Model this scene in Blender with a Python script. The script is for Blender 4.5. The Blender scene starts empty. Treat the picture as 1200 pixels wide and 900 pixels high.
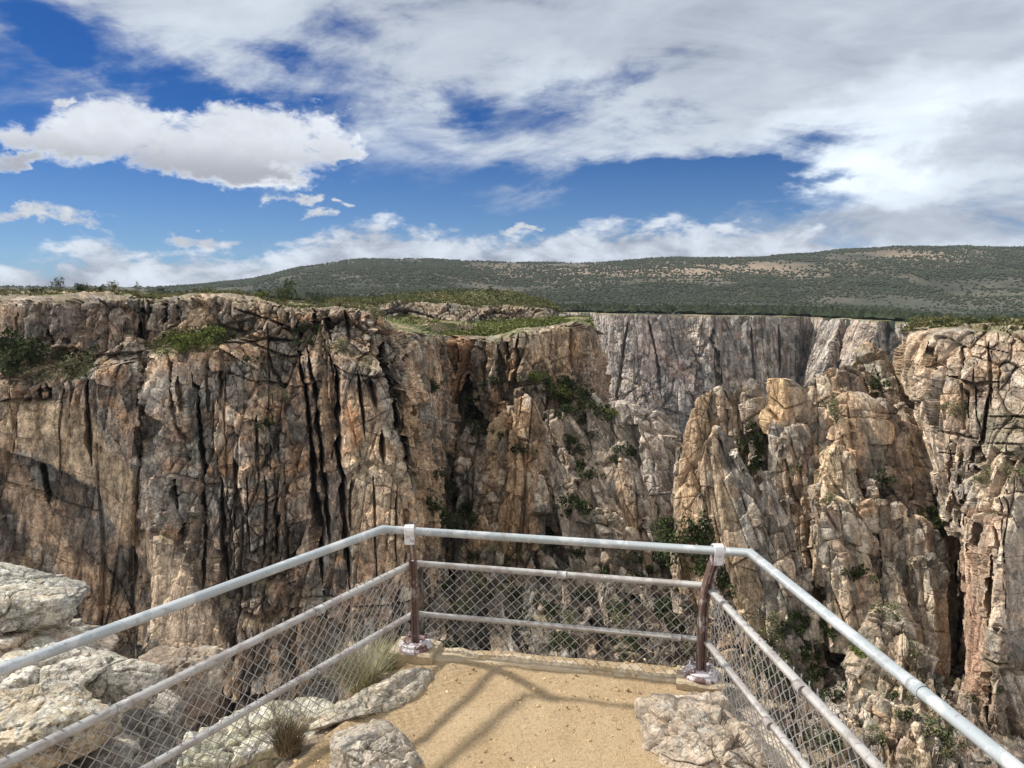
import bpy, math, random
import numpy as np
from mathutils import Vector

random.seed(7)
rng = np.random.default_rng(11)
scene = bpy.context.scene
COL = scene.collection
FPX, CAMZ = 901.0, 2.5
PITCH = math.atan(113.0 / FPX)
CP, SP = math.cos(PITCH), math.sin(PITCH)

# ------------------------------------------------------------------ camera maths (only used to lay the place out)
def ray(px, py):
    xc = (np.asarray(px, float) - 600.0) / FPX
    yc = (450.0 - np.asarray(py, float)) / FPX
    return xc, CP + yc * SP, yc * CP - SP

def P(px, py, D):
    dx, dy, dz = ray(px, py)
    t = np.asarray(D, float) / dy
    return np.stack(np.broadcast_arrays(dx * t, dy * t, CAMZ + dz * t), -1)

def U(px, py, z=0.0):
    dx, dy, dz = ray(px, py)
    t = (z - CAMZ) / dz
    return Vector((float(dx * t), float(dy * t), z))

# ------------------------------------------------------------------ noise
def hsh(i, j, k, seed):
    with np.errstate(over='ignore'):
        h = (i.astype(np.int64) * 374761393 + j.astype(np.int64) * 668265263 + k.astype(np.int64) * 2246822519 + seed * 3266489917) & 0xFFFFFFFF
        h = ((h ^ (h >> 15)) * 2246822519) & 0xFFFFFFFF
        h = ((h ^ (h >> 13)) * 3266489917) & 0xFFFFFFFF
        h = h ^ (h >> 16)
    return h.astype(np.float64) / 4294967296.0

def vnoise(p, seed=0):
    i = np.floor(p).astype(np.int64)
    f = p - i
    f = f * f * f * (f * (f * 6 - 15) + 10)
    r = 0
    for a in (0, 1):
        wx = f[..., 0] if a else 1 - f[..., 0]
        for b in (0, 1):
            wy = f[..., 1] if b else 1 - f[..., 1]
            for c in (0, 1):
                wz = f[..., 2] if c else 1 - f[..., 2]
                r = r + wx * wy * wz * hsh(i[..., 0] + a, i[..., 1] + b, i[..., 2] + c, seed)
    return r * 2 - 1

def fbm(p, oct=4, seed=0, gain=0.5):
    r, a, s = 0, 1.0, 0
    for o in range(oct):
        r = r + a * vnoise(p + 17.3 * o, seed + o)
        s += a
        a *= gain
        p = p * 2.03
    return r / s * 1.6

def smooth(x, a, b):
    t = np.clip((x - a) / (b - a), 0, 1)
    return t * t * (3 - 2 * t)

def jointed(q, a, c, seed, amp, groove, gw, tilt=1.0, aspect=1.0):
    """Jointed rock: columns a wide broken into blocks c tall, every block face set forward or back and tilted."""
    x, y = q[:, 0] / a, q[:, 1] / (a * aspect)
    xi, yi = np.floor(x).astype(np.int64), np.floor(y).astype(np.int64)
    zero = np.zeros_like(xi)
    F1 = np.full(len(x), 9e9); F2 = F1.copy()
    ci, cj = xi.copy(), yi.copy(); cx = x.copy(); cy = y.copy()
    for dx in (-1, 0, 1):
        for dy in (-1, 0, 1):
            i, j = xi + dx, yi + dy
            ux = i + 0.5 + (hsh(i, j, zero, seed) - .5) * .9
            uy = j + 0.5 + (hsh(i, j, zero + 1, seed) - .5) * .9
            ax_, ay_ = np.abs(x - ux), np.abs(y - uy); d = np.maximum(ax_, ay_) + .4 * np.minimum(ax_, ay_)
            near = d < F1
            F2 = np.where(near, F1, np.minimum(F2, d))
            F1 = np.where(near, d, F1)
            ci = np.where(near, i, ci); cj = np.where(near, j, cj)
            cx = np.where(near, ux, cx); cy = np.where(near, uy, cy)
    edge = (F2 - F1) * a * .5
    s = .55 + .9 * hsh(ci, cj, zero + 2, seed)
    t1 = hsh(ci, cj, zero + 4, seed) - .5; t2 = hsh(ci, cj, zero + 5, seed) - .5
    zz = q[:, 2] / (c * s) + 7 * hsh(ci, cj, zero + 3, seed) + ((x - cx) * t1 + (y - cy) * t2) * .8
    k = np.floor(zz).astype(np.int64); fz = zz - k
    ez = np.minimum(fz, 1 - fz) * c * s
    hv = hsh(ci, cj, k, seed + 5)
    a1 = hsh(ci, cj, k, seed + 6) - .5; a2 = hsh(ci, cj, k, seed + 7) - .5; a3 = hsh(ci, cj, k, seed + 8) - .5
    disp = amp * ((hv - .5) * 1.6 + tilt * (4.2 * a1 * (x - cx) + 4.2 * a2 * (y - cy) + 2.6 * a3 * (fz - .5)))
    cr = np.clip(1 - np.minimum(edge, ez * 1.3 + gw * .35) / gw, 0, 1)
    return disp - groove * cr ** .9, hv

# ------------------------------------------------------------------ meshes and materials
def build(name, V, Fc, mat, col=None, smooth_shade=False, parent=None, kind=None):
    V = np.asarray(V, np.float32); Fc = np.asarray(Fc, np.int32)
    me = bpy.data.meshes.new(name)
    me.vertices.add(len(V)); me.vertices.foreach_set('co', V.ravel())
    n, w = Fc.shape
    me.loops.add(n * w); me.loops.foreach_set('vertex_index', Fc.ravel())
    me.polygons.add(n)
    me.polygons.foreach_set('loop_start', np.arange(0, n * w, w, dtype=np.int32))
    if smooth_shade:
        me.polygons.foreach_set('use_smooth', np.ones(n, bool))
    else:
        me.polygons.foreach_set('use_smooth', np.zeros(n, bool))
    me.update(calc_edges=True)
    if col is not None:
        at = me.color_attributes.new('Col', 'FLOAT_COLOR', 'POINT')
        c4 = np.ones((len(V), 4), np.float32); c4[:, :3] = col
        at.data.foreach_set('color', c4.ravel())
    me.materials.append(mat)
    o = bpy.data.objects.new(name, me); COL.objects.link(o)
    if parent is not None: o.parent = parent
    if kind: o['kind'] = kind
    return o

def tag(o, label=None, cat=None, group=None, kind=None):
    if label: o['label'] = label
    if cat: o['category'] = cat
    if group: o['group'] = group
    if kind: o['kind'] = kind
    return o

def empty(name, loc):
    o = bpy.data.objects.new(name, None); COL.objects.link(o); o.location = loc
    o.empty_display_size = .2
    return o

class N:
    """tiny node helper"""
    def __init__(s, tree): s.t = tree; s.n = tree.nodes; s.l = tree.links
    def new(s, typ, **kw):
        n = s.n.new(typ)
        for k, v in kw.items(): setattr(n, k, v)
        return n
    def put(s, sock, v):
        if isinstance(v, bpy.types.NodeSocket): s.l.new(v, sock)
        elif isinstance(v, (tuple, list)) and len(v) == 3 and sock.type == 'RGBA': sock.default_value = (*v, 1)
        else: sock.default_value = v
    def m(s, op, a, b=0.0, c=0.0, clamp=False):
        n = s.new('ShaderNodeMath', operation=op, use_clamp=clamp)
        s.put(n.inputs[0], a); s.put(n.inputs[1], b); s.put(n.inputs[2], c)
        return n.outputs[0]
    def sm(s, x, a, b, lo=0.0, hi=1.0):
        n = s.new('ShaderNodeMapRange', interpolation_type='SMOOTHSTEP')
        for i, v in enumerate((x, a, b, lo, hi)): s.put(n.inputs[i], v)
        return n.outputs[0]
    def mix(s, f, a, b, blend='MIX'):
        n = s.new('ShaderNodeMix', data_type='RGBA', blend_type=blend)
        s.put(n.inputs[0], f); s.put(n.inputs[6], a); s.put(n.inputs[7], b)
        return n.outputs[2]
    def vm(s, op, a, b=(0, 0, 0)):
        n = s.new('ShaderNodeVectorMath', operation=op)
        s.put(n.inputs[0], a); s.put(n.inputs[1], b)
        return n.outputs[0]
    def noise(s, vec, scale, detail=4, rough=.55, dist=0.0):
        n = s.new('ShaderNodeTexNoise')
        s.put(n.inputs['Vector'], vec); n.inputs['Scale'].default_value = scale
        n.inputs['Detail'].default_value = detail; n.inputs['Roughness'].default_value = rough
        n.inputs['Distortion'].default_value = dist
        return n.outputs[0]
    def curve(s, x, pts):
        n = s.new('ShaderNodeFloatCurve'); s.put(n.inputs[1], x)
        cp = n.mapping.curves[0].points
        while len(cp) > 2: cp.remove(cp[1])
        cp[0].location = pts[0]; cp[1].location = pts[-1]
        for p_ in pts[1:-1]: cp.new(*p_)
        n.mapping.update()
        return n.outputs[0]

def new_mat(name):
    m = bpy.data.materials.new(name); m.use_nodes = True
    k = N(m.node_tree); b = m.node_tree.nodes['Principled BSDF']
    b.inputs['Roughness'].default_value = .9
    b.inputs['Specular IOR Level'].default_value = .25
    return m, k, b

def attr_rock(name, fine, bump=.4, dist=.3, contrast=.5, streak=0.0, joint=.45, lift=1.0):
    """rock: colour attribute x fine mottling, bump in world space. fine = size in metres of the finest grain"""
    m, k, b = new_mat(name)
    tc = k.new('ShaderNodeTexCoord').outputs['Object']
    at = k.new('ShaderNodeAttribute', attribute_name='Col').outputs['Color']
    n1 = k.noise(tc, 1 / (fine * 7), 7, .68)
    n2 = k.noise(tc, 1 / (fine * 1.6), 4, .6)
    sv = k.vm('MULTIPLY', tc, (1 / (fine * 5), 1 / (fine * 5), 1 / (fine * 70)))
    n3 = k.noise(sv, 1.0, 4, .6)
    v = k.sm(n1, .25, .75, 1 - contrast, 1 + contrast)
    v2 = k.sm(n2, .25, .75, 1 - contrast * .7, 1 + contrast * .7)
    v3 = k.sm(n3, .3, .62, 1 - streak, 1.06)
    f = k.m('MULTIPLY', k.m('MULTIPLY', v, v2), v3)
    wv = k.vm('MULTIPLY', tc, (1, 1, .36))
    wn = k.new('ShaderNodeTexNoise'); wn.inputs['Scale'].default_value = 1 / (fine * 14); wn.inputs['Detail'].default_value = 3; k.put(wn.inputs['Vector'], tc)
    off = k.vm('MULTIPLY', wn.outputs[1], (fine * 7, fine * 7, fine * 7))
    joints = None
    for sc_, wd_ in ((fine * 16, .045), (fine * 7, .05)):
        vo = k.new('ShaderNodeTexVoronoi', feature='DISTANCE_TO_EDGE'); vo.inputs['Scale'].default_value = 1 / sc_
        k.put(vo.inputs['Vector'], k.vm('ADD', wv, off))
        j = k.sm(vo.outputs['Distance'], 0.0, wd_)
        joints = j if joints is None else k.m('MULTIPLY', joints, j)
    jm = k.m('MULTIPLY_ADD', joints, joint, 1 - joint)
    f = k.m('MULTIPLY', k.m('MULTIPLY', f, jm), lift)
    comb = k.new('ShaderNodeCombineColor')
    for i in range(3): k.put(comb.inputs[i], f)
    k.put(b.inputs['Base Color'], k.mix(1.0, at, comb.outputs[0], 'MULTIPLY'))
    bp = k.new('ShaderNodeBump'); bp.inputs['Strength'].default_value = bump; bp.inputs['Distance'].default_value = dist
    k.put(bp.inputs['Height'], k.m('ADD', k.m('ADD', n1, k.m('MULTIPLY', n2, .5)), k.m('MULTIPLY', joints, joint)))
    k.put(b.inputs['Normal'], bp.outputs[0])
    return m

def attr_plain(name, rough=.9, trans=0.0):
    m, k, b = new_mat(name)
    at = k.new('ShaderNodeAttribute', attribute_name='Col').outputs['Color']
    tc = k.new('ShaderNodeTexCoord').outputs['Object']
    n = k.sm(k.noise(tc, 3.0, 3), .3, .7, .75, 1.25)
    comb = k.new('ShaderNodeCombineColor')
    for i in range(3): k.put(comb.inputs[i], n)
    k.put(b.inputs['Base Color'], k.mix(1.0, at, comb.outputs[0], 'MULTIPLY'))
    b.inputs['Roughness'].default_value = rough
    b.inputs['Specular IOR Level'].default_value = .15
    return m

MAT_CLIFF = attr_rock('cliff_rock', .15, .55, .32, .46, .5, .34, 1.34)
MAT_SPIRE = attr_rock('spire_rock', .13, .5, .28, .42, .3, .30, 1.2)
MAT_FAR = attr_rock('far_rock', .55, .5, 1.2, .45, .5, .3, 1.15)
MAT_SOIL = attr_rock('hill_soil', 3.0, .2, 1.0, .3, 0, 0.0)
MAT_BOULDER = attr_rock('boulder_rock', .012, .5, .014, .38, 0.0, .3)
MAT_LEAF = attr_plain('foliage')

# ------------------------------------------------------------------ rock colours (linear, real-world)
GREY = np.array((.250, .222, .190)); TAN = np.array((.42, .300, .190)); ORANGE = np.array((.42, .225, .100))
DARK = np.array((.075, .064, .056)); PALE = np.array((.50, .435, .350)); PINK = np.array((.330, .235, .185))
GREEN = np.array((.095, .115, .035)); BROWN = np.array((.205, .150, .105)); GGREY = np.array((.26, .255, .215))

def lerp(a, b, t): return a + (b - a) * np.asarray(t)[..., None]

def in_poly(px, py, poly, soft=6.0):
    """soft inside-mask of a polygon, signed distance in the units of px"""
    poly = np.asarray(poly, float)
    inside = np.zeros(px.shape, bool); dmin = np.full(px.shape, 1e9)
    n = len(poly)
    for i in range(n):
        x0, y0 = poly[i]; x1, y1 = poly[(i + 1) % n]
        c = ((y0 > py) != (y1 > py))
        with np.errstate(divide='ignore', invalid='ignore'):
            xx = (x1 - x0) * (py - y0) / (y1 - y0 if y1 != y0 else 1e-9) + x0
        inside ^= c & (px < xx)
        dmin = np.minimum(dmin, seg_dist(px, py, x0, y0, x1, y1))
    return smooth(np.where(inside, dmin, -dmin), -soft * .5, soft * .5)

def seg_dist(px, py, x0, y0, x1, y1):
    dx, dy = x1 - x0, y1 - y0
    t = np.clip(((px - x0) * dx + (py - y0) * dy) / (dx * dx + dy * dy + 1e-9), 0, 1)
    return np.hypot(px - x0 - t * dx, py - y0 - t * dy)

def line_dist(px, py, pts):
    """distance to a polyline and how far along it (0..1)"""
    L = np.hypot(*np.diff(np.asarray(pts, float), axis=0).T); tot = L.sum(); acc = 0
    d = np.full(px.shape, 1e9); s_ = np.zeros(px.shape)
    for ((x0, y0), (x1, y1)), l in zip(zip(pts[:-1], pts[1:]), L):
        dx, dy = x1 - x0, y1 - y0
        t = np.clip(((px - x0) * dx + (py - y0) * dy) / (dx * dx + dy * dy + 1e-9), 0, 1)
        q = np.hypot(px - x0 - t * dx, py - y0 - t * dy); m = q < d
        d = np.where(m, q, d); s_ = np.where(m, (acc + t * l) / tot, s_); acc += l
    return d, s_

def rot_to(axis, spin=.5):
    """rows = joint frame (two across, third along axis)"""
    w = np.asarray(axis, float); w /= np.linalg.norm(w)
    u = np.cross((0, 1, 0), w); u /= np.linalg.norm(u)
    v = np.cross(w, u)
    c, s = math.cos(spin), math.sin(spin)
    return np.stack((c * u + s * v, -s * u + c * v, w))

# octaves: (column width, block height, amplitude, groove depth, groove width)
OCT_CLIFF = [(16, 50, 1.6, 2.6, .45), (5.8, 14, .95, 1.7, .24), (2.3, 5, .42, .8, .15), (.95, 2.0, .15, .28, .10)]
OCT_SPIRE = [(8.5, 26, 1.2, 2.0, .36), (3.6, 10, .70, 1.2, .20), (1.5, 4.0, .21, .42, .12), (.65, 1.6, .06, .15, .08)]
OCT_BLOCK = [(9, 17, 1.2, 1.5, .32), (4.0, 7, .65, 1.1, .19), (1.7, 2.8, .20, .40, .12), (.75, 1.25, .06, .14, .08)]
OCT_WALL = [(15, 34, 1.0, 2.2, .34), (5.2, 9.5, .70, 1.6, .20), (2.2, 3.2, .36, .8, .14), (.95, 1.4, .15, .30, .10)]

def lean_rot(a, b):
    ca, sa, cb, sb = math.cos(a), math.sin(a), math.cos(b), math.sin(b)
    return np.array(((ca, 0, sa), (0, 1, 0), (-sa, 0, ca))) @ np.array(((1, 0, 0), (0, cb, -sb), (0, sb, cb)))

def rock(pos, nrm, R, octs, sc=1.0, seed=0, gain=1.0):
    q = pos @ R.T / sc
    w = np.stack([fbm(q / 9 + 3.1 * i, 3, seed + 40 + i) for i in range(3)], -1)
    q = q + w * np.array((.22, .22, .3))
    d = np.zeros(len(pos)); ids = []
    calm_ = .45 + .75 * smooth(fbm(q / np.array((11, 11, 22)), 3, seed + 66), -.35, .35)     # shattered zones between smooth faces
    sg = 1 if seed % 2 else -1
    for n, (a, c, amp, g, gw) in enumerate(octs):
        Rn = lean_rot(sg * (.05, -.13, .24, -.35)[n], (.03, .10, -.16, .25)[n])
        dd, hv = jointed(q @ Rn.T + 3.7 * n, a, c, seed * 31 + n * 7, amp, g, gw)
        d += dd * (1.0 if n == 0 else calm_); ids.append(hv)
    d += .09 * fbm(q / 1.6, 5, seed + 77)
    return pos + nrm * (d * sc * gain)[:, None], ids, q

def rock_color(pos, nrm_z, ids, q, mixw, seed=0, sc=1.0):
    """mixw: dict of weights for the base palette"""
    s = pos / sc
    n1 = fbm(s / 14.0, 4, seed + 1); n2 = fbm(s / 5.0, 4, seed + 2); n3 = fbm(s / 20.0, 3, seed + 3)
    c = np.broadcast_to(mixw.get('base', GREY), pos.shape).copy()
    c = lerp(c, mixw.get('b2', TAN), smooth(n1 + (ids[1] - .5) * .7, -.05, .5) * mixw.get('w2', .7))
    c = lerp(c, mixw.get('b3', ORANGE), smooth(n2 + (ids[2] - .5) * .5 + n3 * .5, .2, .75) * mixw.get('w3', .6))
    c = lerp(c, PALE, smooth(fbm(s / 7.0, 4, seed + 4) + (ids[2] - .5) * .9, .35, .8) * mixw.get('wp', .5))
    st = fbm(np.stack((s[:, 0] / 1.6, s[:, 1] / 1.6, s[:, 2] / 26), -1), 4, seed + 5)
    c = lerp(c, DARK, smooth(st + n1 * .3, .18, .55) * mixw.get('wd', .6))
    c = lerp(c, mixw.get('b2', TAN) * 1.12, (ids[1] > .72) * .55)
    c = lerp(c, PINK, (np.abs(ids[2] - .3) < .08) * .5)
    c = lerp(c, mixw.get('base', GREY) * .55, ((ids[1] < .2) | (ids[2] < .12)) * .6)
    c = lerp(c, PALE * .9, (ids[2] > .88) * mixw.get('wp', .5) * .6)
    st2 = fbm(np.stack((s[:, 0] / .7, s[:, 1] / .7, s[:, 2] / 16), -1), 3, seed + 6)
    c = lerp(c, DARK * .8, smooth(st2 + n1 * .25, .34, .46) * mixw.get('wd', .6))
    f5 = fbm(s / 2.6, 4, seed + 7)
    c = lerp(c, np.array((.44, .30, .19)), smooth(f5, .15, .5) * .45 * mixw.get('w3', .5))
    c = lerp(c, np.array((.36, .345, .30)), smooth(-f5, .15, .5) * .4)
    c *= (.50 + .56 * ids[2] + .42 * ids[1])[:, None]
    return c

def normals(G):
    du = np.gradient(G, axis=1); dv = np.gradient(G, axis=0)
    n = np.cross(du, dv)
    n /= np.linalg.norm(n, axis=-1, keepdims=True) + 1e-9
    return n

def blur(A, k):
    for ax in (0, 1):
        for _ in range(2):
            pad = [(0, 0)] * A.ndim; pad[ax] = (k, k)
            B = np.pad(A, pad, mode='edge'); cs = np.cumsum(B, axis=ax)
            z = np.zeros_like(np.take(cs, [0], axis=ax)); cs = np.concatenate((z, cs), axis=ax)
            n = A.shape[ax]; w = 2 * k + 1
            A = (np.take(cs, range(w, w + n), axis=ax) - np.take(cs, range(0, n), axis=ax)) / w
    return A

def grid_faces(nv, nu, off=0, wrap=False):
    i = np.arange(nv - 1)[:, None]; j = np.arange(nu if wrap else nu - 1)[None, :]
    j1 = (j + 1) % nu
    return np.stack((i * nu + j, (i + 1) * nu + j, (i + 1) * nu + j1, i * nu + j1), -1).reshape(-1, 4)[:, ::1] + off

def stations(st, step=1.3, rows_step=1.3):
    """st: list of columns, each a list of (px,py,D) with equal counts -> dense grids PX, PY, D"""
    S = np.array(st, float)                      # columns x keys x 3
    ns, nk, _ = S.shape
    cu = [0.0]
    for i in range(ns - 1): cu.append(cu[-1] + max(2 * step, np.max(np.sqrt(((S[i + 1, 1:, :2] - S[i, 1:, :2]) ** 2).sum(-1) + (.7 * FPX * (S[i + 1, 1:, 2] - S[i, 1:, 2]) / S[i, 1:, 2]) ** 2))))
    cu = np.array(cu); nu = int(cu[-1] / step)
    tu = np.linspace(0, cu[-1], nu)
    A = np.empty((nu, nk, 3))
    for k in range(nk):
        for c in range(3): A[:, k, c] = np.interp(tu, cu, S[:, k, c])
    A = np.moveaxis(A, 0, 1)                     # keys x nu x 3
    cv = [0.0]
    for k in range(nk - 1): cv.append(cv[-1] + max(6 * rows_step, np.mean(np.abs(A[k + 1, :, 1] - A[k, :, 1]))))
    cv = np.array(cv); nv = int(cv[-1] / rows_step); tv = np.linspace(0, cv[-1], nv)
    idx = np.clip(np.searchsorted(cv, tv, side='right') - 1, 0, nk - 2)
    f = ((tv - cv[idx]) / (cv[idx + 1] - cv[idx]))[:, None, None]
    G = A[idx] * (1 - f) + A[idx + 1] * f
    key = idx + f[:, 0, 0]
    return G[..., 0], G[..., 1], G[..., 2], key

SHEETS = {}
def sheet(name, st, mat, octs, mixw, axis=(0.05, 0, 1), spin=.5, sc=1.0, seed=0, step=1.3, smooth_k=6, gain=1.0,
          cracks=(), regions=(), green=None, plateau_rows=1.0, soil=True, bulge=0.0, plateau_damp=1.0, lip=3.0, rim_gain=.6, rim_px=.2, calm=(), stain_shade=(), steps=()):
    if plateau_rows > 0:
        st2 = []
        for c_ in st:
            (x0, y0, d0), (x1, y1, d1) = c_[0], c_[1]
            dn_ = d1 + min(lip * sc, .5 * (d0 - d1)); f_ = (1 / dn_ - 1 / d1) / (1 / d0 - 1 / d1)
            st2.append([c_[0], (x1 + (x0 - x1) * f_, y1 + (y0 - y1) * f_, dn_)] + list(c_[1:]))
        st = st2; plateau_rows = plateau_rows + 1
    PX, PY, D, key = stations(st, step, step)
    D = blur(D, smooth_k)
    nv, nu = PX.shape
    G = P(PX, PY, D)
    n0 = normals(G); kb = int(min(30, nv // 4, nu // 4)); nb = blur(n0, kb)
    nr = .35 * blur(n0, smooth_k) + .65 * nb
    nr[..., 2] *= .12
    nr /= np.linalg.norm(nr, axis=-1, keepdims=True) + 1e-9
    pos = G.reshape(-1, 3); n = nr.reshape(-1, 3)
    if np.mean(n[:, 1]) > 0: n = -n
    strike = pos.mean(0) * np.array((1, 1, 0)); nc = -.25 * strike / np.linalg.norm(strike) - .75 * pos * np.array((1, 1, 0)) / np.linalg.norm(pos[:, :2], axis=1, keepdims=True)
    R = rot_to(axis, spin)
    if bulge:
        pos = pos + n * (bulge * fbm(pos / (22 * sc) * np.array((1, 1, .6)), 3, seed + 90))[:, None]
    rowk = np.repeat(key, nu)
    damp = np.where(rowk < plateau_rows, 1 - plateau_damp * smooth(plateau_rows - rowk, 0.0, .9), 1.0)
    if plateau_rows > 0:
        damp = damp * (rim_gain + (1 - rim_gain) * smooth(rowk - plateau_rows, 0.0, rim_px))
    px0, py0 = PX.ravel(), PY.ravel()
    cdamp = damp.copy()
    for poly, gk in calm:
        damp = damp * (1 - (1 - gk) * in_poly(px0, py0, poly, 14.0))
    new, ids, q = rock(pos, n * damp[:, None], R, octs, sc, seed, gain)
    wob = fbm(pos / (5 * sc), 4, seed + 60); wob2 = fbm(pos / (5 * sc) + 9, 4, seed + 61)
    pxw, pyw = px0 + wob * 1.3, py0 + wob2 * 1.3
    carve = np.zeros(len(pos))
    pinch = 1 + .55 * fbm(pos / (3.2 * sc) + 5, 3, seed + 62)
    for pts, w, dep in cracks:
        d, s_ = line_dist(pxw, pyw, pts)
        we = w * np.clip(np.sin(np.pi * np.clip(s_, .02, .98)) * 1.5, .05, 1) * pinch
        carve = np.maximum(carve, dep * np.clip(1 - d / np.maximum(we, .3), 0, 1) ** .6)
    for poly, dep in steps:                     # whole slabs standing forward (+) or back (-)
        new = new + nc * (dep * in_poly(px0 + wob * 5, py0 + wob2 * 5, poly, 3.0) * damp ** .3)[:, None]
    new = new - nc * (carve * smooth(cdamp, .1, .5))[:, None]
    G2 = new.reshape(nv, nu, 3)
    nz = np.abs(normals(blur(G2, 1))[..., 2]).ravel()
    c = rock_color(new, nz, ids, q, mixw, seed, sc)
    for poly, colr, w in regions:
        nn = fbm(pos / (4 * sc), 4, seed + 70)
        m = in_poly(px0 + wob * 9, py0 + wob2 * 9, poly, 9.0) * w * np.clip(.85 + .5 * nn, 0, 1)
        c = lerp(c, np.asarray(colr) * (.8 + .4 * ids[2])[:, None], m)
    for pts, w in stain_shade:                      # black water streaks, plus crack shade painted into the wall colour
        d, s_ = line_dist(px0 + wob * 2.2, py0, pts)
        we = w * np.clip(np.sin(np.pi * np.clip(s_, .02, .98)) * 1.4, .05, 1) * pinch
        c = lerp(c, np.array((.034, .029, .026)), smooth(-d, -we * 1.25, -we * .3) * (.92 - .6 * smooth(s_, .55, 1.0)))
    if soil:
        g = smooth(nz, .62, .86) * smooth(fbm(pos / (3 * sc), 4, seed + 80), -.5, .3)
        c = lerp(c, BROWN * .8 + GREEN * .35, g * .7)
    gm = (rowk < plateau_rows - .7).astype(float)
    lipm = ((rowk >= plateau_rows - .7) & (rowk < plateau_rows + .015)) * smooth(fbm(pos / np.array((3.5, 6, 3.5)), 4, seed + 83), -.05, .15) * (plateau_rows > 0)
    gm = np.maximum(gm, lipm * .85)
    if green is not None:
        gm = np.maximum(gm, green(px0, py0, rowk))
    gcol = lerp(np.broadcast_to(GREEN * 1.15, c.shape), np.array((.27, .21, .12)), smooth(fbm(pos / (6 * sc), 4, seed + 81), -.3, .35))
    c = lerp(c, gcol, gm * .9)
    o = build(name, new, grid_faces(nv, nu), mat, c, kind='structure')
    SHEETS[name] = (new, px0, py0, rowk, gm, nz, n)
    return o

def fissures(n, x0, x1, y0, y1, seed, lean=0.02, dep=2.6):
    r = np.random.default_rng(seed); out = []
    for i in range(n):
        x, y, l = r.uniform(x0, x1), r.uniform(y0, y1), r.uniform(40, 190); k = r.normal() * .03 + lean
        out.append(([(x, y), (x + k * l * .5 + r.normal() * 1.5, y + l * .5), (x + k * l, y + l)], r.uniform(1.2, 1.9), dep * r.uniform(.7, 1.3)))
    return out
# ------------------------------------------------------------------ left canyon wall
def left_green(px, py, rk):
    a = in_poly(px, py, [(0, 404), (40, 400), (112, 418), (106, 440), (40, 450), (0, 440)], 8) * .55
    b = in_poly(px, py, [(186, 405), (205, 394), (262, 392), (270, 402), (240, 412), (200, 416)], 8) * .9
    return np.maximum(a, b)

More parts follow.
